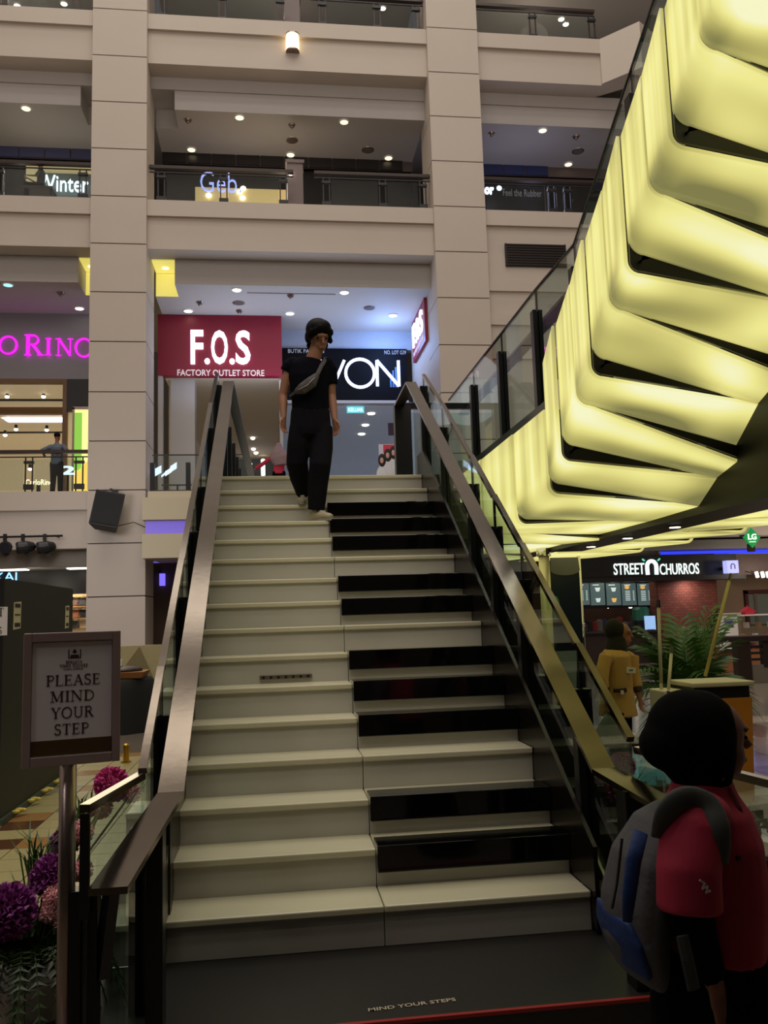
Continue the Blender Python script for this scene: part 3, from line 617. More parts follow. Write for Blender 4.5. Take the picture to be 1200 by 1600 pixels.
# bluish reflection at the balustrade, built as glowing patches
sc = thing('lit_screen', 'bluish white lit graphic seen through the short glass balustrade', 'screen', (-2.2, 21, 5.2))
for i, (x0, y0, x1, y1) in enumerate(((240, 727, 252, 745), (252, 736, 260, 746), (258, 730, 268, 744), (266, 722, 276, 738))):
    a = PY(x0, y1, 21); c = PY(x1, y0, 21); MB().prism([a, (c.x, 21, a.z+.12), c, (a.x, 21, c.z-.12)], (0, .04, 0)).build('lit_patch', emi('screen_patch', (205, 220, 245), 1.3), sc)
MB().bar((-2.75, 21.06, 5.35), (-1.9, 21.06, 5.35), .03, .04).bar((-2.3, 21.06, ZG), (-2.3, 21.06, 5.35), .05, .05, (0, 1, 0)).build('mount', M_dark, sc)
# under the ledge: side wall, brown door with purple sign
struct('wall_under_ledge', B(-2.9, -.2, 22.4, 22.7, FL, 3.6), mat('grey_green_wall', (128, 134, 120), .6))
struct('ceiling_under_ledge', B(-2.95, 5.2, YF+.5, 23, 3.2, 3.5), M_ceil)
dr = sroot('door_1', (-2.3, 22.3, FL))
a = PY(236, 880, 22.35); 
B(a.x, a.x+1.3, 22.33, 22.4, FL, a.z).build('door_leaf', mat('brown_door', (74, 54, 42), .5), dr)
B(a.x-.05, a.x, 22.3, 22.4, FL, a.z+.06).build('door_jamb', M_dark, dr); B(a.x, a.x+1.3, 22.3, 22.4, a.z, a.z+.06).build('door_head', E_purple, dr)
p = PY(249, 915, 22.1); q = PY(257, 896, 22.1)
hs = thing('hanging_sign', 'small violet lit blade sign in front of the brown door', 'sign', p)
B(p.x, q.x, 22.1, 22.3, p.z, q.z).build('sign_box', emi('violet_lit', (110, 95, 235), 1.5), hs); B(p.x-.02, p.x+.02, 22.1, 22.33, q.z, q.z+.1).build('bracket', M_dark, hs)
# --- left lower level: shop, shelves, bags
struct('ceiling_lower_left', B(-12, -4.45, YF+.75, 24.2, 3.14, 3.4), M_ceil)
struct('trim_lower_beam', B(-12, -4.45, YF+.5, YF+.74, 3.0, 3.45), mat('dull_beam', (134, 126, 114), .6, var=.15, scale=2))
for i, x in enumerate((24, 130)):
    a = PY(x-8, 902-i*3, 23.2); B(a.x-.2, a.x+.6, 22.6, 23.0, 3.11, 3.14).build('ceiling_panel_light', E_lamp); tag(bpy.data.objects['ceiling_panel_light' + ('.001' if i else '')], 'flat ceiling light over the lower left shop, ' + ('left one' if i == 0 else 'right one by the column'), 'lamp')
bs = sroot('wall_bag_shop', (-6, 23.6, FL))
B(-12, -4.3, 23.6, 23.8, 2.4, 3.14).build('dark_header', M_dark, bs)
B(-12, -4.3, 26.5, 26.7, FL, 3.1).build('shop_back_wall', mat('bag_shop_wall', (214, 190, 150), .6, emit=(200, 176, 132), strength=.25), bs)  # back wall glows to carry the shop light
sg = thing('neon_sign', 'blue-white neon letters on the dark header behind the green partition', 'sign', (-7, 23.5, 2.5))
p = PY(-8, 908, 23.5); q = PY(26, 894, 23.5)
text('KAI', 'lettering', emi('ice_neon', (140, 200, 250), 1.6), sg, (p.x, 23.55, p.z), (1, 0, 0), (0, 0, 1), q.z-p.z, q.x-p.x, bold=-.005, ext=.04)
sh = thing('shelf_unit', 'wooden wall shelf full of handbags in the lower left shop', 'shelf', (-6, 26, FL))
zs = [PY(125, y, 26).z for y in (931, 947, 965, 982)]
for z in zs: B(-7.6, -4.5, 25.9, 26.45, z-.04, z).build('shelf', mat('light_wood', (206, 160, 96), .5), sh)
for x in (-7.6, -4.5): B(x-.03, x+.03, 25.9, 26.45, FL, zs[0]+.3).build('side_panel', MATS['light_wood'], sh)
bagc = {'black': (26, 24, 24), 'tan': (176, 112, 72), 'cream': (240, 220, 170), 'grey': (90, 96, 92), 'brown': (110, 66, 44)}
for i, (x, r, cn) in enumerate(((128, 1, 'black'), (118, 1, 'brown'), (119, 2, 'tan'), (130, 2, 'black'), (118, 3, 'grey'), (128, 3, 'cream'))):
    p = PY(x, 950, 26.1); z = zs[r]; m = mat('bag_'+cn, bagc[cn], .5)
    o = thing('handbag', cn + ' handbag on the ' + ['', 'top', 'middle', 'bottom'][r] + ' shelf behind the green partition', 'bag', (p.x, 26.1, z), 'handbags on the lit shelf')
    MB().hexa([(p.x-.2, 26, z), (p.x+.2, 26, z), (p.x+.2, 26.3, z), (p.x-.2, 26.3, z), (p.x-.15, 26.05, z+.26), (p.x+.15, 26.05, z+.26), (p.x+.15, 26.25, z+.26), (p.x-.15, 26.25, z+.26)]).build('bag_body', m, o, bevel=.03)
    MB().tube([(p.x+.1*math.cos(t*math.pi/6), 26.15, z+.25+.1*math.sin(t*math.pi/6)) for t in range(7)], .012, 6).build('handle', m, o)
for i, x in enumerate((86, 101, 115, 98)):
    p = PY(x, 914-(4 if i == 3 else 0), 25.2); o = MB().ell(p, (.09, .06, .06), nu=10, nv=6).build('shop_spotlight', E_lamp, smooth=True); tag(o, 'warm spotlight above the handbag shelf, ' + ['left', 'middle', 'right', 'topmost'][i], 'lamp')
# --- speaker on the column
p = PY(170, 800, 18.95)
sp = thing('wall_speaker', 'black loudspeaker tilted on a bracket on the left column', 'speaker', p)
R = Matrix.Rotation(math.radians(11), 3, 'Y') @ Matrix.Rotation(math.radians(-18), 3, 'X')
def loc(c): return p + R @ V(c)
MB().hexa([loc(c) for c in ((-.36, -.26, -.52), (.36, -.26, -.52), (.28, .22, -.46), (-.28, .22, -.46), (-.42, -.26, .48), (.34, -.26, .48), (.26, .22, .44), (-.32, .22, .44))]).build('cabinet', mat('speaker_black', (30, 28, 28), .6), sp, bevel=.03)
MB().hexa([loc(c) for c in ((-.32, -.285, -.46), (.32, -.285, -.46), (.32, -.255, -.46), (-.32, -.255, -.46), (-.38, -.285, .42), (.3, -.285, .42), (.3, -.255, .42), (-.38, -.255, .42))]).build('grille', mat('speaker_grille', (20, 20, 21), .8, bump=.5, bscale=300), sp)
MB().bar(loc((0, -.02, .46)), loc((-.02, -.02, .62)), .08, .1).bar(loc((-.02, -.02, .6)), V((p.x+.05, 19.38, p.z+.5)), .07, .07).bar(loc((.1, -.05, .58)), loc((-.12, -.05, .62)), .06, .07).build('bracket', M_black, sp)
MB().tube([loc((.3, .1, -.3)), V((p.x+.6, 19.2, p.z-.25)), V((p.x+.95, 19.3, p.z-.42)), V((p.x+1.15, 19.37, p.z-.4))], .012, 6).build('cable', M_brown, sp)
# --- pipe with stage lamps
pa = PY(-40, 840, 19.2); pb = PY(98, 837, 19.2)
pi_ = thing('lighting_pipe', 'thin horizontal pipe holding stage lamps under the left balcony', 'pipe', pa); MB().cyl(pa, pb, .028).build('pipe', M_blackmetal, pi_)
for x in (-20, 88): q = PY(x, 838, 19.2); MB().bar(q, V((q.x, YF, q.z)), .03, .03).build('bracket', M_dark, pi_)
for i, x in enumerate((9, 40, 72)):
    c = PY(x, 855, 19.2); t = PY(x-(1, 4, 2)[i], 838, 19.2)
    o = thing('stage_lamp', 'black stage lamp hanging under the left balcony, ' + ['round one facing the viewer, leftmost', 'middle one', 'rightmost one'][i], 'lamp', c, 'stage lamps under the left balcony')
    d = V((.15, -.9, -.1)).normalized() if i == 0 else V((-.9, -.3, -.12)).normalized()
    L = .15 if i == 0 else .22
    MB().tube([c-d*L*1.1, c-d*L*.9, c-d*L*.2, c+d*L*.8, c+d*L], [.05, .11, .16, .16, .145], 14).build('lamp_can', M_black, o, smooth=False)
    MB().cyl(c+d*L*1.0, c+d*(L+.015), .125).build('lens', mat('dark_lens', (40, 38, 44), .1), o)
    b = MB(); sdv = d.cross(V((0, 0, 1))).normalized()
    for s in (-.17, .17): b.bar(c+sdv*s, t-V((0, 0, .1)), .025, .025)
    b.build('yoke', M_black, o); MB().bar(t-V((0, 0, .12)), t+V((0, 0, .06)), .08, .08).build('clamp', M_black, o)
    MB().prism([c-d*.05+V((-.12, 0, -.16)), c-d*.05+V((.1, 0, -.16)), c-d*.05+V((0, 0, -.26))], (0, .04, 0)).build('filter_flap', M_black, o)
# --- dark green partition box at the left
x1 = -1.78; y0 = PZ(5, 1290, FL).y; y1 = PX(113, 1000, x1).y; zt = PX(15, 905, x1).z
pt = thing('partition_box', 'tall dark green temporary partition box at the left edge', 'partition', (x1, y0, FL))
M_green = mat('dark_green_board', (44, 46, 26), .6, var=.12, scale=3)
B(x1-.03, x1, y0, y1, FL+.02, zt).build('side_board', M_green, pt)
B(x1-2.5, x1, y0-.03, y0, FL+.02, zt).build('front_board', mat('blackish_board', (17, 17, 14), .5), pt)
B(x1-2.5, x1-.03, y0, y1, zt-.03, zt).build('top_board', M_green, pt); B(x1-2.5, x1-.03, y1-.03, y1, FL, zt-.03).build('back_board', M_green, pt)
B(x1-.001, x1+.03, y0-.03, y1, FL, FL+.05).build('skirting', mat('teal_skirting', (60, 72, 56), .5), pt)
for i, (xa, ya_, xb, yb2) in enumerate(((21, 984, 33, 940), (102, 982, 108, 946))):
    a = PX(xa, ya_, x1+.003); c = PX(xb, yb2, x1+.003)
    b = MB().prism([(x1, a.y, a.z), (x1, c.y, a.z+.01), (x1, c.y+.01, c.z), (x1, a.y+.01, c.z-.01)], (.003, 0, 0)).build('paper_strip', mat('cream_paper', (226, 220, 166), .6), pt)
    for zf in (.1, .5, .78): B(x1+.003, x1+.005, a.y+.03, c.y-.02, a.z+(c.z-a.z)*zf, a.z+(c.z-a.z)*(zf+(.14 if zf != .5 else .05))).build('printed_block', M_ink, b)
a = PY(-30, 994, y0-.035); c = PY(12, 948, y0-.035)
pn = B(a.x, c.x, y0-.036, y0-.03, a.z, c.z).build('notice_sheet', M_white, pt)
zt1 = PY(5, 963, y0).z; zt2 = PY(5, 990, y0).z
seriftext('T', 'printed_letter', M_black, pn, (PY(3, 960, y0).x-.02, y0-.037, zt1), (1, 0, 0), (0, 0, 1), .07, .002)
seriftext('TS', 'printed_letter', M_black, pn, (PY(-2, 960, y0).x-.03, y0-.037, zt2), (1, 0, 0), (0, 0, 1), .055, .002)
for i, y in enumerate((3.95, 4.4, 4.85, 5.3)):
    b = MB(); 
    for k in range(3): b.ell((x1+.05+.02*k, y+.03*k-.03, FL+.05+.01*(k % 2)), (.035, .02, .018), nu=8, nv=5)
    b.build('tape_bow', mat('yellow_tape', (220, 200, 90), .4), pt)
# --- black draped table and wicker tray; beige low wall behind
p = PZ(215, 1145, FL); 
dt = thing('draped_table', 'round table draped in black cloth behind the sign', 'table', (p.x-.35, p.y+.4, FL))
cxx, cyy = p.x-.33, p.y+.4; b = MB(); n = 36; prof = [(.56, 0), (.55, .3), (.52, .6), (.5, .74), (.47, .78), (0.02, .79)]
vs = []
for r_, z in prof:
    for k in range(n): q = 2*math.pi*k/n; rr = r_*(1+.04*math.sin(k*math.pi*2/4)*(1-z/.8)); vs.append((cxx+rr*math.cos(q), cyy+rr*math.sin(q), FL+z))
b.add(vs, [(i*n+k, i*n+(k+1) % n, (i+1)*n+(k+1) % n, (i+1)*n+k) for i in range(5) for k in range(n)]); b.build('cloth', mat('black_cloth', (16, 17, 17), .8), dt, smooth=True)
MB().cyl((cxx, cyy, FL), (cxx, cyy, FL+.78), .05).build('leg', M_dark, dt)
tr = thing('wicker_tray', 'brown wicker tray with a dark lid on the black draped table', 'tray', (cxx+.1, cyy-.15, FL+.79))
MB().hexa([(cxx-.35, cyy-.4, FL+.79), (cxx+.38, cyy-.4, FL+.79), (cxx+.38, cyy+.2, FL+.79), (cxx-.35, cyy+.2, FL+.79), (cxx-.4, cyy-.44, FL+.88), (cxx+.42, cyy-.44, FL+.88), (cxx+.42, cyy+.24, FL+.88), (cxx-.4, cyy+.24, FL+.88)]).build('tray_body', mat('wicker', (150, 100, 50), .6, var=.4, scale=60), tr)
MB().ell((cxx, cyy-.1, FL+.9), (.36, .3, .07)).build('lid', M_brown, tr, smooth=True)
B(cxx-.06, cxx+.06, cyy-.2, cyy-.12, FL+.95, FL+1.06).build('price_card', M_white, tr)
struct('wall_low_beige', MB().prism([(-3.4, 12.6, FL), (-1.32, 12.6, FL), (-1.32, 12.6, 1.02), (-3.4, 12.6, 1.02)], (0, .2, 0)), mat('beige_low_wall', (168, 158, 118), .6))
struct('trim_low_gable', MB().prism([(-2.6, 12.55, FL), (-1.5, 12.55, FL), (-1.75, 12.55, .3), (-2.05, 12.55, 1.0), (-2.35, 12.55, .6)], (0, .05, 0)), mat('olive_low_wall', (122, 112, 76), .6))  # darker olive polygon laid over the beige wall
struct('wall_low_blue', B(-1.3, -.6, 12.7, 12.8, FL, 1.06), mat('pale_blue_green_wall', (140, 158, 148), .5))  # pale blue-green panel beside the beige wall
o = thing('brass_bollard', 'short brass bollard on the floor behind the sign stand', 'bollard', PZ(197, 1192, FL)); q = o.location
MB().cyl(q, q+V((0, 0, .2)), .035).build('post', mat('brass', (200, 160, 70), .25, metal=1), o); MB().ell(q+V((0, 0, .2)), (.035, .035, .02), nu=10, nv=6).build('cap', MATS['brass'], o)
MB().cyl(q, q+V((0, 0, .015)), .06).build('foot', MATS['brass'], o)
# ================================================================== PIANO STAIRCASE
H, TR, WS, MID = .17, .2637, 1.822, .906
X0, X1 = -.29, 2.13
st = thing('piano_staircase', 'white marble staircase with glossy black piano key blocks on the right half', 'stairs', (.92, 0, 0))
keys = {2, 3, 5, 6, 7, 9, 10, 12, 13, 14}
for k in range(1, 17):
    y = (k-1)*TR; z = k*H
    x0k = -.27 if k < 4 else -.215
    for (a, c) in ((x0k, MID-.002), (MID+.002, WS+.012)):
        B(a, c, y+.02, y+.045, z-H+(.0 if k > 1 else .0), z-.03).build('riser', M_riser, st)
        B(a, c, y, y+TR+(.03 if k < 16 else .02), z-.03, z).build('tread', M_marble, st, bevel=.006)
    # closed core below each step
    B(x0k+.01, X1-.01, y+.046, y+TR+.04, 0, z-.031).build('core', M_dark, st)
    B(WS+.014, X1, y, y+TR+.03, z-.03, z).build('outer_tread', mat('dark_grey_stone', (52, 50, 46), .35), st)  # outer step ends right of the walkway drawn dark
    if k in keys:
        MB().prism([(MID+.004, y-.016, z-.105), (MID+.004, y-.016, z+.016), (MID+.004, y+.155, z+.016), (MID+.004, y+.155, z+.001), (MID+.004, y-.001, z+.001), (MID+.004, y-.001, z-.031), (MID+.004, y+.019, z-.031), (MID+.004, y+.019, z-.105)], (WS+.008-MID, 0, 0)).build('black_key', M_key, st, bevel=.004)
    B(WS+.014, X1+.004, y+.012, y+.02, z-H, z-.03).build('black_riser_cover', M_dark, st)
    B(X1, X1+.006, y+.02, y+TR+.02, 0, z-.03).build('black_end_cover', M_dark, st)
for x in (.0, WS):   # sloping steel stringer plates standing beside the walking width
    s = -1 if x == 0 else 1
    x += s*.014
    MB().prism([(x, -.05, 0), (x, -.05, H+.2), (x, 3.9, 16*H+.22), (x, 4.2, 16*H+.22), (x, 4.2, 16*H-.2), (x, 3.9, 15*H-.1)], (s*.02, 0, 0)).build('stringer_plate', mat('dark_steel_plate', (44, 38, 32), .25, metal=.7, var=.2), st)
    if s > 0:
        for k in range(1, 16, 2): MB().cyl((x-.001, (k-1)*TR+.12, k*H-.01), (x-.008, (k-1)*TR+.12, k*H-.01), .012).build('bolt', M_steel2, st)
a = PY(406, 1062, 6*TR+.02); c = PY(487, 1053, 6*TR+.02)
sb = B(a.x, c.x, 6*TR+.005, 6*TR+.02, a.z, c.z).build('perforated_plate', M_steel2, st)
for i in range(7): x = a.x+(c.x-a.x)*(i+.5)/7; MB().cyl((x, 6*TR+.004, (a.z+c.z)/2), (x, 6*TR+.006, (a.z+c.z)/2), .009, seg=10).build('hole', M_black, sb)
# platform
pf_ = thing('entry_platform', 'low black vinyl platform at the foot of the stairs with red front edge', 'platform', (.9, -.35, FL))
B(-.45, 2.35, -.67, .02, FL, -.002).build('deck', M_mat, pf_); B(-.45, 2.35, -.673, -.655, -.012, .001).build('red_edge', M_red, pf_)
p = PZ(576, 1581, 0); q = PZ(713, 1564, 0)
text('MIND YOUR STEPS', 'floor_lettering', mat('floor_print', (190, 178, 150), .6), pf_, (p.x, p.y, .0005), (q.x-p.x, q.y-p.y, 0), (0, 1, 0), .026, (q-p).length, bold=.012, ext=.0008)
# landing and link bridge
ld = thing('landing_deck', 'white edged landing where the piano stairs meet the lit flight', 'landing', (2, 5, 2.5))
ld['kind'] = 'structure'
struct('floor_landing', B(-.3, 2.3, 4.2, 16, 2.5, 2.719), M_riser)
bpy.data.objects.remove(ld)
struct('floor_landing_side', B(2.3, 4.6, 1.5, 7, 2.55, 2.719), M_dark)
# ================================================================== RAILINGS OF THE PIANO STAIRS
SL = H/TR
nz = lambda y: H+SL*y
def strap(b, pts, wd, th=.02):   # flat strap lying across x
    vs = []
    for x, y, z in pts: vs += [(x-wd/2, y, z), (x+wd/2, y, z), (x+wd/2, y, z-th), (x-wd/2, y, z-th)]
    n = len(pts); b.add(vs, [(4*i+k, 4*i+(k+1) % 4, 4*i+4+(k+1) % 4, 4*i+4+k) for i in range(n-1) for k in range(4)]+[(3, 2, 1, 0), tuple(4*n-4+k for k in range(4))]); return b
def stair_rail(side):
    s = 1 if side == 'left' else -1
    mx = (lambda x: x) if s == 1 else (lambda x: 1.825-x)
    gx = mx(-.05) if s == 1 else 1.9
    o = thing('stair_railing', ('left' if s == 1 else 'right') + ' glass railing of the piano stairs with flat steel handrail', 'railing', (gx, 1.8, 0))
    hx = .058 if s == 1 else 1.755
    pts = [(hx, -.45, nz(-.45)+.9), (hx, 3.93, nz(3.93)+.9)]
    ex, ey = (-.07, -.98) if s == 1 else (2.02, -1.0)
    strap(MB(), pts, .097).build('handrail', M_steel, o)
    e = V((ex, ey, .60)) if s == 1 else V((ex, ey, .60))
    b = MB(); top = V((hx, -.45, nz(-.45)+.9))
    w1, w2 = V((.049, 0, 0)), V((.06, 0, 0))
    vs = [top-w1, top+w1, e+w2, e-w2]; b.add([p for p in vs]+[p-V((0, 0, .022)) for p in vs], [(0, 1, 2, 3), (7, 6, 5, 4), (0, 4, 5, 1), (1, 5, 6, 2), (2, 6, 7, 3), (3, 7, 4, 0)])
    b.build('handrail_end', M_steel, o)
    # handrail on the landing
    zt = nz(3.93)+.9
    if s == 1:
        strap(MB(), [(hx, 3.93, zt), (hx+.06, 9.5, zt)], .1).build('landing_handrail', M_blackmetal, o)  # steel strap in black metal, its shadow put into the colour
        ys = [4.05, 4.9, 5.8, 6.7, 7.6, 8.5, 9.4]
    else:
        strap(MB(), [(hx, 3.93, zt), (hx, 4.75, zt-.02)], .1).build('landing_handrail', M_steel2, o)
        MB().bar((hx-.03, 4.75, zt-.03), (2.5, 4.75, zt-.03), .05, .06).build('landing_handrail', M_blackmetal, o)
        B(hx-.05, hx+.12, 4.7, 4.82, 2.72, zt-.03).build('newel_panel', M_black, o)
        ys = [4.05]
    py = ([-.86, -.43, .12, .96, 1.62, 2.2, 3.2] if s == 1 else [-.86, -.4, .17, 1.04, 1.62, 2.2, 3.2])+ys
    cap_pts = []
    for i, y in enumerate(py):
        land = y > 3.96
        zb = 2.72 if land else (FL if y < -.67 else (0 if y < 0 else H*math.floor(y/TR+1+1e-6)))
        zt_ = 2.72+.87 if land else nz(max(y, -.45))+(.76 if y > -.45 else .66)
        x = gx
        if y < -.67: x = -.16 if s == 1 else 1.985+.0; zt_ = .57
        if s == 1 and land and y > 4.06: x = gx
        pw = MB().box(x-.042, x-.008, y-.035, y+.035, zb, zt_).box(x+.008, x+.042, y-.035, y+.035, zb, zt_).box(x-.010, x+.010, y-.02, y+.02, zb, zt_-.01) if True else None
        pw.build('post', M_blackmetal, o, bevel=.003)
        if i > 1 and not land: MB().bar((x+s*.034, y, zt_-.12), (hx, y, nz(y)+.88), .03, .02).build('bracket', M_black, o)
    # near end support of the handrail
    xx = -.16 if s == 1 else 1.985
    MB().bar((xx+s*.05, -.86, .3), (e.x, e.y+.06, e.z-.02), .035, .05).build('bracket', M_black, o)
    xp = .02 if s == 1 else 1.80
    B(xp-.03, xp+.03, -.62, -.52, 0, .72).build('post', M_blackmetal, o, bevel=.003)
    # glass panes and steel caps
    q = [y for y in py if y >= -.46 and y <= 4.06]
    for a, c in zip(q, q[1:]):
        z0, z1 = nz(a), nz(c)
        if c > 4.0: z1 = nz(3.98)
        MB().prism([(gx-.006, a+.012, z0+.06), (gx-.006, c-.012, z1+.06), (gx-.006, c-.012, z1+.95), (gx-.006, a+.012, z0+.95)], (.012, 0, 0)).build('pane', M_glass2, o)
        MB().bar((gx, a+.01, z0+.965), (gx, c-.01, z1+.965), .032, .026).build('cap_rail', M_steel, o)
        B(gx-.007, gx+.007, c-.009, c+.009, z1+.6, z1+.95).build('joint_strip', M_black, o)
    ge = V((-.155, -.92, .815)) if s == 1 else V((2.02, -1.22, .83))
    g0 = V((gx, -.45, nz(-.45)+.95)); d = V((.012, 0, 0))
    MB().prism([g0-V((0, 0, .9)), ge-V((0, 0, .72)), ge, g0], d).build('pane', M_glass2, o)
    MB().bar(g0+V((0, 0, .015)), ge+V((0, 0, .015)), .034, .026).build('cap_rail', M_steel, o)
    B(ge.x-.012, ge.x+.018, ge.y-.012, ge.y+.004, ge.z-.32, ge.z).build('edge_strip', M_black, o)
    if s == 1:
        for a, c in zip(ys, ys[1:]): B(gx-.006, gx+.006, a+.04, c-.04, 2.76, 3.66).build('pane', M_glass2, o)
    else:
        B(hx+.12, 2.45, 4.74, 4.752, 2.76, 3.5).build('pane', M_glass2, o)
    return o
stair_rail('left'); stair_rail('right')
# ================================================================== ILLUMINATED STAIRCASE
def glow_mat(name, gain=1.0):
    m = bpy.data.materials.new(name); m.use_nodes = True; nt = m.node_tree; b = nt.nodes['Principled BSDF']; N = nt.nodes.new; L = nt.links.new
    uv = N('ShaderNodeUVMap'); uv.uv_map = 'UVMap'; sp = N('ShaderNodeSeparateXYZ'); L(uv.outputs[0], sp.inputs[0])
    oi = N('ShaderNodeObjectInfo')
    def math_(op, a, b_=None, c=None):
        n = N('ShaderNodeMath'); n.operation = op
        for i, q in enumerate((a, b_, c)):
            if q is None: continue
            if isinstance(q, (int, float)): n.inputs[i].default_value = q
            else: L(q, n.inputs[i])
        return n.outputs[0]
    u, v = sp.outputs[0], sp.outputs[1]
    def noise(su, sv, detail=1.5):
        c = N('ShaderNodeCombineXYZ'); L(math_('MULTIPLY', u, su), c.inputs[0]); L(math_('MULTIPLY', v, sv), c.inputs[1]); L(math_('MULTIPLY', oi.outputs['Random'], 37.0), c.inputs[2])
        n = N('ShaderNodeTexNoise'); n.inputs['Scale'].default_value = 1; n.inputs['Detail'].default_value = detail; L(c.outputs[0], n.inputs['Vector']); return n.outputs['Fac']
    def mr(src, a0, a1, b0, b1, smooth=True):
        n = N('ShaderNodeMapRange'); n.interpolation_type = 'SMOOTHSTEP' if smooth else 'LINEAR'; L(src, n.inputs[0])
        for i, q in enumerate((a0, a1, b0, b1)): n.inputs[i+1].default_value = q
        return n.outputs[0]
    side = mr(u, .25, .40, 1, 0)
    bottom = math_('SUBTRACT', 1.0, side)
    grad = mr(v, 0, .85, .14, .74)                      # tube glow toward the upper edge, drawn into the emission
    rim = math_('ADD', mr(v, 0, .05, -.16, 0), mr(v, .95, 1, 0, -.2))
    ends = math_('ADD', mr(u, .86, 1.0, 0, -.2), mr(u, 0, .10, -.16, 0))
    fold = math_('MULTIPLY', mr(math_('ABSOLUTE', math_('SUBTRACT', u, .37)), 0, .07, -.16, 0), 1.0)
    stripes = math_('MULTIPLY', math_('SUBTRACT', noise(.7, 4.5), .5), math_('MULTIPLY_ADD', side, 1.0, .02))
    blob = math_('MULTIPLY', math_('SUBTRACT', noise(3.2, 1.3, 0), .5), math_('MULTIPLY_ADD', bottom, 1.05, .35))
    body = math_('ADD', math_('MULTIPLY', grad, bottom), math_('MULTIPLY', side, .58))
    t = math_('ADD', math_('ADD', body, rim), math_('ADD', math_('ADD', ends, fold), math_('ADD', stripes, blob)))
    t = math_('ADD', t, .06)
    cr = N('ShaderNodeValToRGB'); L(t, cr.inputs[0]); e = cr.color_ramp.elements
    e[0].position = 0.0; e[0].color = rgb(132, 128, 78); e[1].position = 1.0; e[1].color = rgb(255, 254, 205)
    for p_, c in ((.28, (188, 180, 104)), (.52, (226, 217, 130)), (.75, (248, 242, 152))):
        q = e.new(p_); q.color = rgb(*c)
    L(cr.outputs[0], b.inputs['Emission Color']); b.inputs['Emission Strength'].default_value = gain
    b.inputs['Base Color'].default_value = rgb(60, 58, 44); b.inputs['Roughness'].default_value = .35
    return m
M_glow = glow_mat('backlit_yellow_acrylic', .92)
def lprof(xc, Y, zt, zc, drop, xr, R=.065):
    sg = 1 if xr > xc else -1; P = []
    zt = max(zt, zc+R+.05)
    for i in range(5): P.append((xc, Y, zt+(zc+R-zt)*i/5))
    for i in range(7): a = math.pi/2*i/6; P.append((xc+sg*R*(1-math.cos(a)), Y, zc+R-R*math.sin(a)))
    xs = xc+sg*R
    for i in range(1, 11): P.append((xs+(xr-xs)*i/10, Y, zc-drop*i/10))
    return P
def panel(far, near, parent, m=M_glow):
    nv = 7; n = len(far); d = [0]
    for i in range(1, n): d.append(d[-1]+(V(far[i])-V(far[i-1])).length)
    vs = [V(far[i]).lerp(V(near[i]), j/(nv-1)) for j in range(nv) for i in range(n)]
    uvs = [(d[i]/d[-1], j/(nv-1)) for j in range(nv) for i in range(n)]
    fs = [(j*n+i, j*n+i+1, (j+1)*n+i+1, (j+1)*n+i) for j in range(nv-1) for i in range(n-1)]
    if far[0][0] < far[-1][0]: fs = [f[::-1] for f in fs]
    b = MB().add(vs, fs); o = b.build('light_panel', m, parent, smooth=True)
    ul = o.data.uv_layers.new(name='UVMap')
    for lp in o.data.loops: ul.data[lp.index].uv = uvs[lp.vertex_index]
    q = o.modifiers.new('solid', 'SOLIDIFY'); q.thickness = .018; q.offset = -1
    return o
def backing(near, parent, sg, h=.13, Yo=.006):
    n = len(near); vs = []
    for i, (x, y, z) in enumerate(near):
        t = min(1, max(0, (i-4)/7)); vs += [(x+sg*.012*(1-t), y+Yo, z+.012*t), (x+sg*(h*(1-t)+.02), y+Yo, z+h*t+.0)]
    fs = [(2*i, 2*i+1, 2*i+3, 2*i+2) for i in range(n-1)]
    o = MB().add(vs, fs).build('panel_backing', M_dark, parent); q = o.modifiers.new('solid', 'SOLIDIFY'); q.thickness = .012; return o
il = thing('illuminated_staircase', 'glowing staircase with wrapped yellow light panels rising toward the viewer on the right', 'stairs', (3.4, 1.5, FL))
XL = lambda k: 2.261+.0112*k
YK = lambda k: 1.502-.2618*k
ZC = lambda k: 2.249+.198*k
ZT = lambda y: 3.03+.637*(1.53-y)
XS = 3.26
XM = 3.44
drops = [.16, .21, .25, .26]
KN = 14
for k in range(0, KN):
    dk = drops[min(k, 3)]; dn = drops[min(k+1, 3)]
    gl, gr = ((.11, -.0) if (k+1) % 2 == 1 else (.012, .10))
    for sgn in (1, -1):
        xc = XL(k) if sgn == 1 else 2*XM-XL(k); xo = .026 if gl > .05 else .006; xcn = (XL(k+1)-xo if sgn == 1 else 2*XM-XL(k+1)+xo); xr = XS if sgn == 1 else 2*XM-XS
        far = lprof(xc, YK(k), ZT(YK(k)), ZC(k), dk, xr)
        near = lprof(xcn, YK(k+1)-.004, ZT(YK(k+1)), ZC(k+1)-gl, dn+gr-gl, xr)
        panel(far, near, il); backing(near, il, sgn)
# landing panels
LY = [YK(0), 2.275, 3.28, 4.28, 5.45, 7.04]
for i in range(5):
    yn, yf = LY[i], LY[i+1]; zc = 2.11-.0*i; zn = (zc-.02 if i else 2.20)
    for sgn in (1, -1):
        xc = 2.262 if sgn == 1 else 2*XM-2.262; xr = XS if sgn == 1 else 2*XM-XS
        ztp = 2.735 if i < 3 or sgn == -1 else 2.5
        gl, gr = ((.05, 0) if i % 2 else (.0, .05))
        if sgn == -1: gl, gr = .045, .0
        far = lprof(xc, yf, ztp, zc, .03, xr); near = lprof(xc-.01*sgn, yn+.004, ztp, zc-gl+(.06 if i == 0 else 0), .03+gr-gl, xr)
        panel(far, near, il); backing(near, il, sgn, h=.09)
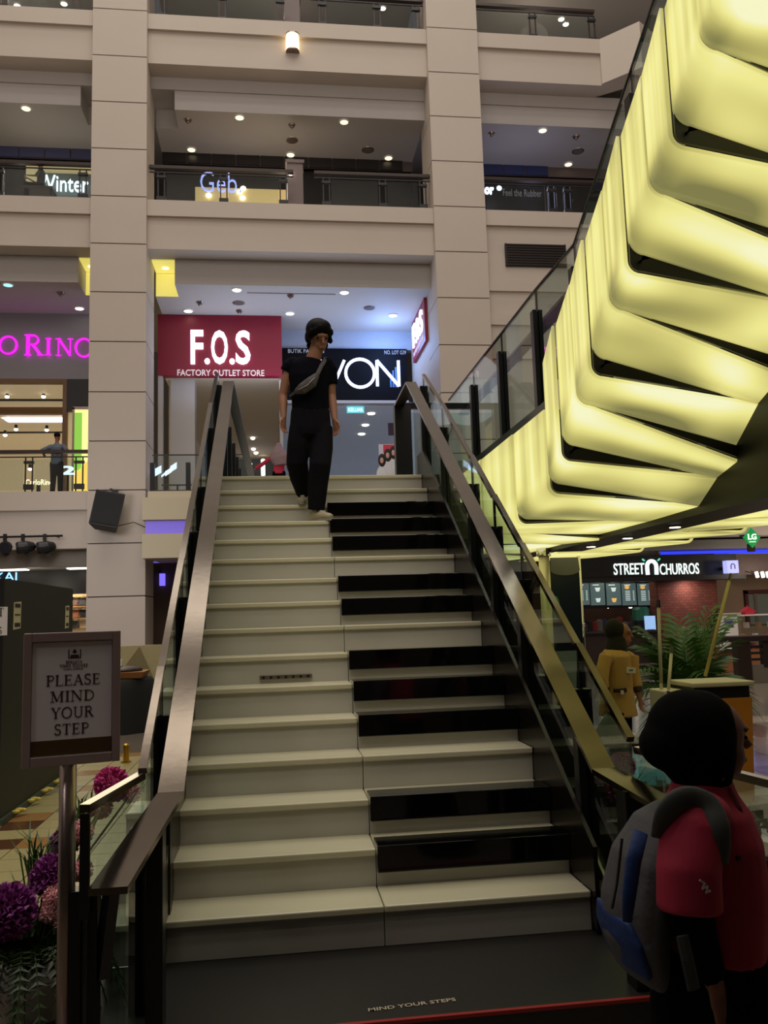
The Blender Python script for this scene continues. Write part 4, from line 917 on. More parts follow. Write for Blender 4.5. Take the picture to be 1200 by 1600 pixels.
# dark spine, soffit slab, treads
MB().prism([(XS, 4.7, 2.02), (XS, -.6, 2.02), (XS, -2.2, 4.72), (XS, -2.2, 4.9), (XS, 1.4, 2.4), (XS, 4.7, 2.25)], (2*(XM-XS), 0, 0)).build('spine_beam', mat('spine_black', (11, 10, 9), .45, spec=.3), il)
MB().prism([(2.5, 1.5, 2.5), (2.5, -2.24, 4.9), (2.5, -2.24, 4.96), (2.5, 1.5, 2.72)], (2*(XM-2.5), 0, 0)).build('soffit_core', M_dark, il)
for i in range(13): B(2.52, 2*XM-2.52, 1.5-.2637*(i+1), 1.5-.2637*i, 2.60+.17*i, 2.72+.17*(i+1)).build('tread', M_riser, il)
for sgn in (1, -1):
    x = 2.262 if sgn == 1 else 2*XM-2.262
    MB().bar((x+sgn*.02, 7, 2.76), (x+sgn*.02, 1.52, 2.76), .07, .07).build('stringer', M_blackmetal, il)
    MB().bar((x+sgn*.07, 1.52, 2.76+.2), (x+sgn*.07+.0112*14*sgn, -2.2, ZT(-2.2)-.06), .05, .05).build('stringer', M_blackmetal, il)
for i, (x, y) in enumerate(((923, 847), (980, 832), (1054, 814))):
    p = PX(x, y, XM); p.z = 2.02; d = thing('spine_downlight', 'small downlight under the dark spine of the lit stairs, ' + ['farthest', 'middle', 'nearest'][i], 'lamp', p)
    MB().cyl(p-V((0, 0, .012)), p+V((0, 0, .01)), .055).build('ring', M_steel2, d); MB().cyl(p-V((0, 0, .016)), p-V((0, 0, .01)), .04).build('lens', E_lamp, d)
# glass railing of the lit stairs
gr_ = thing('stair_railing', 'glass railing with black posts along the glowing stairs', 'railing', (2.28, 2, 2.72))
GX = 2.315
base = lambda y: 2.80 if y > 1.75 else max(2.80, ZT(y)-.04)
topz = lambda y: 3.67 if y > 1.05 else 3.67+.655*(1.05-y)
gy = [4.5, 3.75, 2.75, 1.8, 1.05, .17, -.7, -1.6]
for y in gy[1:]:
    zt_ = topz(y)-.15
    x = GX+.0112*max(0, (1.5-y)/.2618)
    MB().box(x-.035, x-.007, y-.035, y+.035, base(y)-.0, zt_).box(x+.007, x+.035, y-.035, y+.035, base(y)-.0, zt_).box(x-.008, x+.008, y-.02, y+.02, base(y)-.0, zt_-.01).build('post', M_blackmetal, gr_, bevel=.003)
    MB().bar((x+.03, y, zt_-.1), (x+.17, y, zt_-.05), .03, .03).build('bracket', M_black, gr_)
gq = [4.9]+gy[1:]
for a, c in zip(gq, gq[1:]):
    xa = GX+.0112*max(0, (1.5-a)/.2618); xc = GX+.0112*max(0, (1.5-c)/.2618)
    MB().prism([(xa, a-.012, base(a)+.03), (xc, c+.012, base(c)+.03), (xc, c+.012, topz(c)), (xa, a-.012, topz(a))], (.012, 0, 0)).build('pane', M_glass2, gr_)
    MB().bar((xa+.006, a, topz(a)+.006), (xc+.006, c, topz(c)+.006), .02, .012).build('cap_rail', M_dark, gr_)
    B(xc+.001, xc+.013, c-.008, c+.008, topz(c)-.17, topz(c)).build('joint_strip', M_black, gr_)
MB().bar((GX+.18, 5.0, 3.55), (GX+.18, 1.3, 3.55), .1, .025).bar((GX+.18, 1.3, 3.55), (GX+.30, -1.7, 3.55+.66*3), .1, .025).build('handrail', mat('dim_steel', (92, 84, 82), .35, metal=.9), gr_)
# slim polished support column under the spine
q = PY(849, 858, 4.72)
pc = thing('support_column', 'slim polished column under the far end of the glowing stairs', 'column', (q.x, 4.72, FL))
MB().cyl((q.x, 4.72, FL), (q.x, 4.72, 2.06), .055, seg=20).build('shaft', mat('pale_satin_metal', (226, 214, 170), .42, metal=.35), pc, smooth=True); MB().cyl((q.x, 4.72, FL), (q.x, 4.72, FL+.03), .1, seg=20).build('foot_plate', M_steel, pc); MB().cyl((q.x, 4.72, 1.98), (q.x, 4.72, 2.06), .075, seg=20).build('collar', M_chrome, pc)
# ================================================================== RIGHT LOWER HALL
YC = 20.5
a = PY(905, 905, YC); c = PY(1150, 868, YC)
ch = thing('churros_kiosk', 'dark food kiosk with white lettered fascia and menu screens', 'kiosk', ((a.x+c.x)/2, YC, FL))
B(a.x-.6, c.x, YC, YC+.3, a.z, c.z+.05).build('fascia', mat('fascia_black', (24, 26, 26), .4), ch)
B(a.x-.6, c.x+.1, YC-.3, YC+.3, a.z-.12, a.z).build('fascia_ledge', M_dark, ch)
MB().bar((a.x-.6, YC-.02, a.z+.06), (c.x-.2, YC-.02, a.z+.06), .03, .02).build('thin_line', M_brown, ch)
for s, xa, xb in (('STREET', 959, 1006), ('CHURROS', 1031, 1091)):
    p = PY(xa, 898.5, YC); q = PY(xb, 879.5, YC)
    text(s, 'lettering', emi('cool_white_letter', (228, 248, 242), 1.25), ch, (p.x, YC-.01, p.z), (1, 0, 0), (0, 0, 1), q.z-p.z, q.x-p.x, bold=.008, ext=.02)
p = PY(1018.5, 898, YC); hh = PY(1018, 875, YC).z-p.z; wd = (PY(1028, 890, YC).x-PY(1010, 890, YC).x)
ri = MB(); ribbon(ri, [(-wd*.38, 0), (-wd*.40, hh*.45)]+[(wd*.40*math.cos(math.radians(t)), hh*.55+hh*.38*math.sin(math.radians(t))) for t in range(170, 9, -20)]+[(wd*.40, hh*.45), (wd*.38, 0)], .11, V((p.x, YC-.01, p.z)), V((1, 0, 0)), V((0, 0, 1)), V((0, -1, 0)), 1, .04)
ri.build('loop_emblem', MATS['cool_white_letter'], ch)
for t in (40, 140): d = V((math.cos(math.radians(t)), 0, math.sin(math.radians(t)))); o_ = V((p.x, YC-.02, p.z+hh*.55)); MB().bar(o_+d*hh*.62, o_+d*hh*.82, .04, .04).build('ray_mark', mat('teal_mark', (90, 210, 180), .4, emit=(90, 210, 180), strength=1), ch)
ym = 21.3
for i, (xa, xb) in enumerate(((888, 920), (924.5, 944), (949.5, 969), (974, 993), (998.5, 1017.5))):
    a1 = PY(xa, 946, ym); c1 = PY(xb, 911, ym)
    if i == 0: a1.x = c1.x-.44
    sb = B(a1.x, c1.x, ym, ym+.06, a1.z, c1.z).build('menu_screen', emi('menu_slate', (66, 82, 82), 1.0), ch)
    wv = c1.x-a1.x; hv = c1.z-a1.z; Mw = emi('menu_print', (190, 205, 200), .9); My = emi('menu_food_print', (220, 170, 90), .9)
    if i in (1, 2):
        for zf, mm in ((.68, Mw), (.2, My if i == 2 else Mw)):
            MB().hexa([(a1.x+wv*.38, ym-.006, a1.z+hv*(zf-.06)), (a1.x+wv*.6, ym-.006, a1.z+hv*(zf-.06)), (a1.x+wv*.6, ym, a1.z+hv*(zf-.06)), (a1.x+wv*.38, ym, a1.z+hv*(zf-.06)), (a1.x+wv*.3, ym-.006, a1.z+hv*(zf+.12)), (a1.x+wv*.68, ym-.006, a1.z+hv*(zf+.12)), (a1.x+wv*.68, ym, a1.z+hv*(zf+.12)), (a1.x+wv*.3, ym, a1.z+hv*(zf+.12))]).build('food_print', mm, sb)
    else:
        MB().ell((a1.x+wv*.35, ym, a1.z+hv*.82), (wv*.18, .006, hv*.09)).build('food_print', My, sb)
        for zf in (.62, .54, .46, .38, .3, .22): B(a1.x+wv*.2, a1.x+wv*.55, ym-.004, ym, a1.z+hv*zf, a1.z+hv*(zf+.035)).build('text_line', Mw, sb); B(a1.x+wv*.75, a1.x+wv*.86, ym-.004, ym, a1.z+hv*zf, a1.z+hv*(zf+.035)).build('text_line', Mw, sb)
    B(a1.x+wv*.15, a1.x+wv*.6, ym-.004, ym, a1.z+hv*.9, a1.z+hv*.94).build('text_line', Mw, sb)
a1 = PY(888, 952, ym); c1 = PY(1022, 908, ym); B(a1.x-.4, c1.x, ym+.06, ym+.15, a1.z, c1.z).build('screen_wall', M_black, ch)
zc_ = PY(960, 987, YC).z
B(a.x-.6, PY(1035, 990, YC).x, YC-.1, YC+.7, zc_-.06, zc_).build('counter_top', M_dark, ch)
B(a.x-.6, PY(1035, 990, YC).x, YC, YC+.6, FL, zc_-.06).build('counter_front', mat('dark_maroon_wood', (40, 24, 20), .45), ch)
B(a.x-.6, c.x-.6, 23.8, 24, FL, 3.1).build('rear_wall', mat('kiosk_rear', (96, 62, 50), .6, var=.4, scale=4), ch)
rnd = random.Random(3)
for i in range(14):   # canisters and packets on the back shelf
    x = PY(912+i*8, 970, 23).x; h = rnd.uniform(.15, .42); cc = [(120, 100, 90), (60, 56, 60), (170, 60, 60), (150, 140, 130), (70, 80, 120)][i % 5]
    m = mat('canister_%d' % (i % 5), cc, .4); o = MB().tube([(x, 23, .75), (x, 23, .75+h), (x, 23, .78+h), (x, 23, .8+h)], [.12, .12, .06, .05], 10).build('canister', m); tag(o, ('beige', 'charcoal', 'red', 'pale grey', 'slate blue')[i % 5]+' canister on the kiosk back shelf, '+ORD[i]+' from the left', 'canister', 'canisters behind the kiosk counter')
sr = B(a.x-.6, c.x-1, 22.8, 23.3, FL, .75); sr.build('back_shelf', M_dark, ch)
for i, x in enumerate((933, 950, 985, 1006)):
    p = PY(x, 948, 22.6); o = MB().ell(p, (.07, .07, .05), nu=10, nv=6).build('kiosk_lamp', E_lamp, smooth=True); tag(o, 'warm lamp inside the churros kiosk, ' + ['leftmost', 'second from the left', 'third', 'nearest the brick wall'][i], 'lamp')
a1 = PY(1012, 985, YC-.05); c1 = PY(1027, 962, YC-.05)
mo = thing('order_screen', 'pale blue lit order screen on the kiosk counter', 'screen', (a1.x, YC, zc_)); B(a1.x, c1.x, YC+.1, YC+.14, zc_+.02, c1.z).build('screen', emi('pale_blue_lit', (140, 175, 220), .9), mo); B(a1.x+.05, c1.x-.05, YC+.08, YC+.25, zc_, zc_+.03).build('stand', M_dark, mo)
MB().tube([(c1.x-.3, YC+.4, zc_+.3), (c1.x-.3, YC+.4, zc_+.62), (c1.x-.3, YC+.4, zc_+.7)], [.26, .26, .18], 12).build('green_lid_box', mat('teal_green_box', (30, 96, 78), .4)); tag(bpy.data.objects['green_lid_box'], 'teal green rounded box beside the order screen', 'box')
# brick pillar with mortar courses (bricks far too small to pick apart)
def brickmat():
    m = bpy.data.materials.new('red_brick'); m.use_nodes = True; nt = m.node_tree; b = nt.nodes['Principled BSDF']; t = nt.nodes.new('ShaderNodeTexBrick'); tc = nt.nodes.new('ShaderNodeTexCoord'); mp = nt.nodes.new('ShaderNodeMapping')
    mp.inputs['Rotation'].default_value = (math.radians(90), 0, 0); nt.links.new(tc.outputs['Object'], mp.inputs[0]); nt.links.new(mp.outputs[0], t.inputs[0])
    t.inputs['Color1'].default_value = rgb(120, 62, 46); t.inputs['Color2'].default_value = rgb(98, 50, 40); t.inputs['Mortar'].default_value = rgb(60, 36, 30); t.inputs['Scale'].default_value = 3.2; t.inputs['Row Height'].default_value = .26; t.inputs['Mortar Size'].default_value = .018
    nt.links.new(t.outputs[0], b.inputs['Base Color']); b.inputs['Roughness'].default_value = .8; return m
a1 = PY(1034, 1010, YC+.1); c1 = PY(1119, 904, YC+.1)
struct('wall_brick_pillar', B(a1.x, c1.x, YC+.1, YC+.7, FL, 3.0), brickmat())
area('brick_wash_lamp', (PY(1078, 900, YC-.3).x, YC-.25, a.z-.18), (PY(1078, 930, YC).x, YC+.1, .8), .15, 9, (1, .82, .78))
cu = thing('cube_sign', 'small violet-white lit cube sign at the end of the kiosk fascia', 'sign', PY(1140, 897, YC-.4))
p = PY(1133, 896, YC-.4); q = PY(1149, 876, YC-.4)
B(p.x, q.x, YC-.55, YC-.3, p.z, q.z).build('cube', emi('violet_white', (165, 170, 245), 1.1), cu); B(p.x+.05, p.x+.1, YC-.3, YC+.02, p.z+.1, p.z+.2).build('bracket', M_dark, cu)
ri = MB(); cxq = (p.x+q.x)/2; ribbon(ri, [(-.06, 0), (-.06, .1), (-.03, .15), (.03, .15), (.06, .1), (.06, 0)], .03, V((cxq, YC-.552, p.z+.12)), V((1, 0, 0)), V((0, 0, 1)), V((0, -1, 0)), 1, .004); ri.build('loop_emblem', M_ink, cu)
# ceiling of the lower hall, blue light slot, level sign
struct('ceiling_lower_right', B(5.4, 24, YF+.75, 30, 3.12, 3.4), mat('lower_ceiling', (150, 146, 140), .5, var=.06, scale=2))
p = PY(1030, 859, 20.9); bl = thing('blue_light_slot', 'long blue light slot in the ceiling above the kiosk', 'lamp', (p.x, 20.9, 3.1)); B(p.x, p.x+6, 20.75, 20.85, 3.0, 3.1).build('glow_strip', E_blue, bl); B(p.x, p.x+6, 20.85, 21.0, 2.98, 3.118).build('cove_lip', M_ceil, bl)
p = PY(1175, 840, YF-.5)
lgs = thing('level_sign', 'green diamond level sign with white letters LG', 'sign', p)
r_ = .27
MB().prism([p+V((r_, 0, 0)), p+V((0, 0, r_*1.12)), p+V((-r_, 0, 0)), p+V((0, 0, -r_*1.12))], (0, .05, 0)).build('diamond_board', emi('green_lit', (20, 132, 62), .8), lgs, bevel=.02)
text('LG', 'lettering', emi('pale_green_letter', (225, 250, 230), 1.2), lgs, p+V((-.13, -.01, -.06)), (1, 0, 0), (0, 0, 1), .17, .26, bold=.03, ext=.01)
MB().bar(p+V((-.1, -.01, -.12)), p+V((.1, -.01, -.12)), .01, .02).build('underline', MATS['pale_green_letter'], lgs); MB().bar(p+V((0, .03, .1)), V((p.x, YF+.12, p.z+.1)), .05, .05).build('bracket', M_dark, lgs)
B(p.x-.12, p.x+.1, YF-.45, YF-.4, p.z-.4, p.z-.18).build('lower_tab', M_brown, lgs)
# beige wall with maroon window, pastry display, dark railing counter
struct('wall_pastry', B(PY(1119, 950, 22).x, 24, 22, 22.2, FL, 3.1), mat('tan_wall', (150, 124, 100), .6))
struct('wall_pastry_header', B(PY(1147, 880, 21.2).x, 24, 21.2, 21.35, PY(1160, 898, 21.2).z, 3.1), mat('pinkish_header', (150, 128, 118), .6))
wn = sroot('window_2', (17, 21.9, 1)); a1 = PY(1171, 976, 21.95); c1 = PY(1230, 926, 21.95); Mmar = mat('maroon_frame', (84, 30, 28), .5)
B(a1.x, c1.x, 21.93, 22.0, a1.z, c1.z).build('window_pane', mat('window_greygreen', (120, 128, 118), .2), wn); B(a1.x-.1, a1.x, 21.88, 22, a1.z, c1.z+.1).build('frame_side', Mmar, wn); B(a1.x-.1, c1.x, 21.88, 22, c1.z, c1.z+.12).build('frame_top', Mmar, wn); B(a1.x+.2, a1.x+.3, 21.9, 22, a1.z, c1.z).build('mullion', M_steel2, wn)
for i, x in enumerate((1182, 1191, 1199)):
    p = PY(x, 898, 20.6); o = MB().cyl(p-V((0, .05, .08)), p+V((0, 0, .08)), .05).build('track_lamp', E_lamp); MB().bar(p, V((p.x, 21.25, p.z+.15)), .02, .02).build('arm', M_dark, o); tag(o, 'small white spot lamp under the header right of the kiosk, ' + ['left', 'middle', 'right'][i], 'lamp')
p0 = PY(1122, 1000, 16.0); p1 = PY(1225, 955, 16.0)
pd = thing('pastry_display', 'glass pastry display counter with pink boxes behind the dark railing', 'display case', (p0.x+1, 16.2, FL))
B(p0.x, p1.x, 16, 16.9, FL, .35).build('cabinet', mat('display_wood', (150, 96, 60), .5), pd)
zt_ = PY(1180, 962, 16).z
B(PY(1157, 960, 16).x, p1.x, 16, 16.02, .35, zt_).build('front_pane', M_glass, pd); B(PY(1157, 960, 16).x, p1.x, 16, 16.8, zt_, zt_+.03).build('top_shelf', M_white, pd); B(p0.x, p1.x, 16.05, 16.8, .55, .58).build('shelf', M_white, pd)
for i in range(16):
    x = p0.x+.08+i*.105; lv = (.35, .58, .86)[i % 3]; m = mat('treat_%d' % (i % 4), ((236, 206, 196), (200, 90, 100), (250, 240, 225), (190, 140, 90))[i % 4], .5)
    if lv > .8 and x < PY(1157, 960, 16).x: lv = .58
    o = MB().box(x-.045, x+.045, 16.2, 16.35, lv, lv+.14).build('treat_box', m, bevel=.01); tag(o, ('pale pink', 'rose red', 'cream', 'caramel')[i % 4]+' pastry box in the glass display counter, '+ORD[i]+' from the left', 'box', 'pastry boxes in the display')
bh = thing('red_cloche', 'red tent-like box on top of the pastry display', 'box', PY(1172, 962, 16.3)); q = PY(1172, 962, 16.3)
MB().prism([q+V((-.12, 0, 0)), q+V((.13, 0, 0)), q+V((.11, 0, .08)), q+V((.18, 0, .1)), q+V((0, 0, .22)), q+V((-.18, 0, .1)), q+V((-.11, 0, .08))], (0, .2, 0)).build('tent', mat('pinkish_red', (190, 40, 60), .5), bh); MB().ell(q+V((0, .1, .23)), .025, nu=8, nv=6).build('knob', MATS['pinkish_red'], bh)
q = PY(1136, 975, 15.9); pr = thing('promo_stand', 'white promotional counter stand with violet print by the palm', 'stand', V((q.x, 15.9, .35))); B(q.x-.2, q.x+.22, 15.8, 15.98, .35, PY(1136, 960, 15.9).z).build('board', M_white, pr); B(q.x-.12, q.x+.1, 15.79, 15.8, q.z-.05, q.z+.12).build('violet_print', mat('violet_print', (80, 60, 140), .5), pr); B(q.x-.24, q.x+.3, 15.75, 16, PY(1136, 960, 15.9).z, PY(1136, 960, 15.9).z+.03).build('top_board', M_offwhite, pr)
zr = PY(1180, 1000, 13).z
kr = thing('dark_counter_rail', 'dark wooden counter railing in front of the pastry display', 'railing', (PY(1165, 1050, 13).x, 13, FL)); x0 = PY(1148, 1030, 13).x; Mdw = mat('dark_wood', (34, 22, 18), .35)
B(x0, x0+.32, 12.9, 13.1, FL, zr).build('post', Mdw, kr, bevel=.02); B(x0-.3, x0+4, 12.85, 13.15, zr-.02, zr+.1).build('top_rail', Mdw, kr, bevel=.02)
for i in range(3): z = zr-.16-i*.13; B(x0+.32, x0+4, 12.97, 13.03, z, z+.05).build('slat', Mdw, kr)
B(x0+.32, x0+4, 12.95, 13.05, FL, zr-.5).build('lower_panel', mat('reflective_grey_panel', (96, 90, 78), .3), kr)
for i in range(4): B(x0+.9+i*.8, x0+.95+i*.8, 12.92, 12.96, FL, zr-.45).build('panel_batten', Mdw, kr)
B(x0+.6, x0+.85, 12.93, 13.07, zr-.55, zr).build('post', Mdw, kr)
# display totem (dark navy) left of the kiosk
a1 = PY(864, 1010, 5.9); c1 = PY(906, 868, 5.9)
tt = thing('display_totem', 'dark navy display totem with a grey rounded header between chrome tubes', 'totem', ((a1.x+c1.x)/2, 5.9, FL))
B(a1.x+.01, c1.x-.02, 5.9, 6.0, FL+.05, c1.z-.06).build('board', mat('navy_board', (20, 32, 52), .25), tt)
MB().prism([(a1.x+.02, 5.885, c1.z-.02)]+[((a1.x+c1.x)/2-(c1.x-a1.x)*.46*math.cos(t*math.pi/10), 5.885, c1.z-.17-.06*math.sin(t*math.pi/10)) for t in range(11)]+[(c1.x-.03, 5.885, c1.z-.02)], (0, .02, 0)).build('header', mat('totem_grey', (96, 96, 98), .5), tt)
for x in (a1.x-.01, c1.x): MB().cyl((x, 5.95, FL), (x, 5.95, c1.z), .022, seg=14).build('tube', M_chrome, tt, smooth=True)
MB().hexa([(a1.x+.07, 5.89, .35), (a1.x+.24, 5.89, .35), (a1.x+.24, 5.9, .35), (a1.x+.07, 5.9, .35), (a1.x+.03, 5.89, .95), (a1.x+.28, 5.89, .95), (a1.x+.28, 5.9, .95), (a1.x+.03, 5.9, .95)]).build('cup_print', mat('cup_print', (150, 160, 176), .5), tt)
MB().ell((a1.x+.06, 5.895, 1.45), (.05, .006, .14)).build('leaf_print', mat('leaf_print', (70, 130, 80), .5), tt)
B(a1.x-.03, c1.x+.03, 5.8, 6.1, FL, FL+.05).build('foot', M_dark, tt)
# low glass showcase seen between railing and child
p0 = PZ(985, 1232, FL+.35)
gs = thing('glass_showcase', 'low glass showcase with glinting bluish items beyond the right railing', 'display case', (p0.x+.5, p0.y, FL))
x0, y0 = p0.x+.0, p0.y
B(x0, x0+.42, y0, y0+.5, FL, FL+.35).build('plinth', mat('showcase_brown', (90, 78, 50), .4), gs); B(x0, x0+.42, y0, y0+.01, FL+.35, FL+.62).build('pane', M_glass, gs); B(x0, x0+.42, y0+.49, y0+.5, FL+.35, FL+.62).build('pane', M_glass, gs); B(x0, x0+.42, y0, y0+.5, FL+.62, FL+.64).build('glass_top', M_glass, gs); MB().bar((x0, y0, FL+.64), (x0+.42, y0, FL+.64), .02, .02).build('edge_trim', M_steel, gs)
for i in range(9):
    x = x0+.06+(i//3)*.14; yy = y0+.1+.14*(i % 3); o = MB().tube([(x, yy, FL+.35), (x, yy, FL+.42), (x, yy, FL+.5)], [.035, .03, .012], 8).build('glinting_bottle', mat('bluish_glint', (150, 210, 220), .1, emit=(120, 170, 170), strength=.12)); tag(o, 'small bluish bottle in the low glass showcase, '+['left', 'middle', 'right'][i//3]+' column, '+['front', 'middle', 'back'][i % 3]+' row', 'bottle', 'bottles in the low showcase')  # faint emission stands in for glints on the bottles
# palm in a pot
pp_ = PY(1092, 1075, 5.0); base_ = V((pp_.x+.05, 5.3, FL))
pm = thing('potted_palm', 'leafy green palm behind the cleaning cart', 'plant', base_)
MB().tube([base_, base_+V((0, 0, .4)), base_+V((0, 0, .42))], [.16, .21, .19], 20).build('pot', mat('dark_pot', (50, 40, 34), .5), pm)
Ml = mat('palm_leaf', (56, 92, 30), .5, var=.35, scale=4); rnd = random.Random(5)
for i in range(36):
    az = i*2.399+.3; tilt = rnd.uniform(.25, 1.15); Ln = rnd.uniform(.74, 1.12)*(1 if tilt < .8 else .85); b = MB(); d = V((math.cos(az), math.sin(az), 0)); pts = []
    for t in range(9):
        f = t/8; a = tilt*(.35+1.05*f); 
        pts.append(base_+V((0, 0, .35))+d*(Ln*f*math.sin(a)*.75)+V((0, 0, Ln*f*math.cos(a)*1.15)))
    b.tube(pts, [.012-.001*t for t in range(9)], 5)
    for t in range(2, 9):
        for sub in (0, .5):
            if t == 8 and sub: continue
            P_ = pts[t].lerp(pts[min(t+1, 8)], sub); tg = (pts[min(t+1, 8)]-pts[t-1]).normalized(); sd_ = tg.cross(V((0, 0, 1))); sd_ = sd_.normalized() if sd_.length > .05 else V((1, 0, 0))
            for s in (-1, 1):
                l = .38*(1-.5*abs(t/8-.5)); e = P_+(sd_*s*.75+tg*.65).normalized()*l+V((0, 0, -.09)); w_ = tg*.024
                mid = P_.lerp(e, .5)+V((0, 0, .03)); b.add([P_, mid-w_, e, mid+w_, mid-V((0, 0, .004))], [(0, 1, 2, 4), (0, 4, 2, 3)])
    b.build('frond', Ml, pm)
for i in range(4): q = V((math.cos(i*1.6)*.05, math.sin(i*1.6)*.05, 0)); MB().tube([base_+q+V((0, 0, .3)), base_+q*1.6+V((0, 0, .8))], [.03, .018], 8).build('stem', mat('palm_stem', (120, 96, 50), .6), pm)
# cleaning cart with mop handles
yc = 1.95
c0 = PY(1032, 1078, yc); c1 = PY(1158, 1062, yc)
ct = thing('cleaning_cart', 'janitor cart with cream lid, orange bag and mops behind the child', 'cart', ((c0.x+c1.x)/2, yc, FL))
xl_ = PY(1063, 1060, yc).x
zl = PY(1100, 1066, yc).z; B(xl_, c1.x, yc-.18, yc+.2, zl-.02, zl+.012).build('lid', M_offwhite, ct, bevel=.008); B(xl_+.02, c1.x-.03, yc-.15, yc+.18, zl-.1, zl-.02).build('bin_rim', mat('black_bag', (24, 24, 22), .3, bump=.6, bscale=20), ct)
MB().hexa([(xl_+.16, yc-.14, FL+.25), (c1.x-.05, yc-.14, FL+.25), (c1.x-.05, yc+.16, FL+.25), (xl_+.16, yc+.16, FL+.25), (xl_+.12, yc-.16, zl-.1), (c1.x-.02, yc-.16, zl-.1), (c1.x-.02, yc+.18, zl-.1), (xl_+.12, yc+.18, zl-.1)]).build('orange_bag', mat('orange_bag', (200, 130, 36), .5, bump=.3, bscale=10), ct)
B(c0.x-.02, xl_, yc-.1, yc+.15, zl-.22, zl-.04).build('bucket', M_offwhite, ct, bevel=.01)
B(c0.x-.02, c1.x, yc-.15, yc+.18, FL+.12, FL+.2).build('chassis', M_dark, ct)
for x in (c0.x+.03, c1.x-.05):
    for y in (yc-.1, yc+.12): MB().cyl((x-.02, y, FL+.06), (x+.02, y, FL+.06), .06).build('wheel', M_black, ct)
B(c0.x, c0.x+.02, yc-.1, yc-.07, FL+.2, zl-.04).build('frame_post', M_steel2, ct); B(xl_-.03, xl_, yc-.1, yc-.07, FL+.2, zl-.04).build('frame_post', M_steel2, ct)
My_ = mat('yellow_handle', (206, 188, 110), .4)
for i, (xa, ya, xb, yb, l) in enumerate(((1102, 1056, 1140, 906, 'tall slanted yellow mop handle leaning on the cart lid'), (1033, 1068, 1029, 948, 'upright pale mop handle left of the cart'), (1044, 1084, 1049, 1020, 'short pale brush handle standing in the cart bucket'))):
    a1 = PY(xa, ya, yc-.02 if i != 1 else yc+.05); b1 = PY(xb, yb, yc+.12)
    o = thing('mop', l, 'mop', a1); MB().cyl(a1, b1, .0125, .0115, 10).build('handle', My_ if i == 0 else M_offwhite, o, smooth=True)
    d = (b1-a1).normalized(); MB().cyl(b1-d*.005, b1+d*.05, .016, .012, 10).build('grip_end', M_steel2 if i == 0 else M_black, o)
    if i: MB().cyl(a1-d*.45, a1, .0125, .0125, 10).build('lower_handle', M_offwhite, o)
# ================================================================== SIGN STAND
pL, pR = PY(33, 1198, -.93), PY(187, 1191, -.86)
zT = PY(39, 990, -.93).z; zB = (pL.z+pR.z)/2
ux = V((pR.x-pL.x, pR.y-pL.y, 0)); W = ux.length; ux.normalize(); un = V((ux.y, -ux.x, 0)); HS = zT-zB
O = V((pL.x, pL.y, zB))
sx = lambda u, v, e=0: O+ux*(u*W)+V((0, 0, v*HS))+un*e
ss = thing('sign_stand', 'metal framed floor sign asking people to mind their step', 'sign', (O+ux*W*.5).to_tuple()[:2]+(FL,))
def splate(u0, u1, v0, v1, e0, e1, name, m, par=ss, **k): return MB().hexa([sx(u0, v0, e1), sx(u1, v0, e1), sx(u1, v0, e0), sx(u0, v0, e0), sx(u0, v1, e1), sx(u1, v1, e1), sx(u1, v1, e0), sx(u0, v1, e0)]).build(name, m, par, **k)
Mfr = mat('pewter_frame', (172, 150, 146), .38, metal=.3, var=.06)
splate(.0, .085, 0, 1, -.012, .012, 'frame_side', Mfr, bevel=.003); splate(.915, 1, 0, 1, -.012, .012, 'frame_side', Mfr, bevel=.003); splate(.085, .915, 0, .075, -.012, .012, 'frame_bottom', Mfr, bevel=.003); splate(.085, .915, .93, 1, -.012, .012, 'frame_top', Mfr, bevel=.003)
splate(.085, .915, .075, .93, -.01, -.002, 'backboard', M_dark)
sheet = splate(.09, .91, .19, .925, -.002, .001, 'paper_sheet', mat('lilac_white_paper', (232, 224, 228), .4, var=.02))
splate(.09, .91, .08, .19, -.002, .001, 'brown_band', mat('brown_band_print', (82, 62, 34), .4)); MB().bar(sx(.09, .08, .003), sx(.91, .08, .003), .004, .003).build('inner_trim', M_chrome, ss)
for s, v, w_ in (('PLEASE', .565, .55), ('MIND', .44, .44), ('YOUR', .318, .43), ('STEP', .2+.0, .35)):
    pass
hcap = .081*HS
for s, yb, xa, xb in (('PLEASE', 1072.5, 72, 159), ('MIND', 1097.5, 79, 150), ('YOUR', 1123, 81, 148), ('STEP', 1148.5, 86, 141)):
    v = (1195-yb)/206; u0 = (xa-36)/156; u1 = (xb-36)/156
    tot = sum(SER[c][0]+.06 for c in s)-.06
    seriftext(s, 'lettering', M_ink, sheet, sx(u0, v, .0012), ux, (0, 0, 1), hcap, .001, sx=(u1-u0)*W/(tot*hcap))
for s, yb, h_, xa, xb in (('BERJAYA', 1038.5, .022, 103, 130), ('TIMES SQUARE', 1044.5, .024, 93, 139)):
    v = (1195-yb)/206; tot = sum(SER[c][0]+.06 if c != ' ' else .4 for c in s); seriftext(s, 'logo_lettering', M_ink, sheet, sx((xa-36)/156, v, .0012), ux, (0, 0, 1), h_*HS, .0008, sx=((xb-xa)/156*W)/(tot*h_*HS))
text('KUALA LUMPUR', 'logo_lettering', M_ink, sheet, sx((100-36)/156, (1195-1048.2)/206, .0012), ux, (0, 0, 1), .010*HS, .2*W, ext=.0008)
lgx = (117-36)/156; lgv = (1195-1031)/206
b = MB()
for du, w_, h_ in ((-.06, .012, .07), (.06, .012, .07), (0, .10, .03)): b.prism([sx(lgx+du-w_/2, lgv, .0012), sx(lgx+du+w_/2, lgv, .0012), sx(lgx+du+w_/2*.8, lgv+h_, .0012), sx(lgx+du-w_/2*.8, lgv+h_, .0012)], un*.0008)
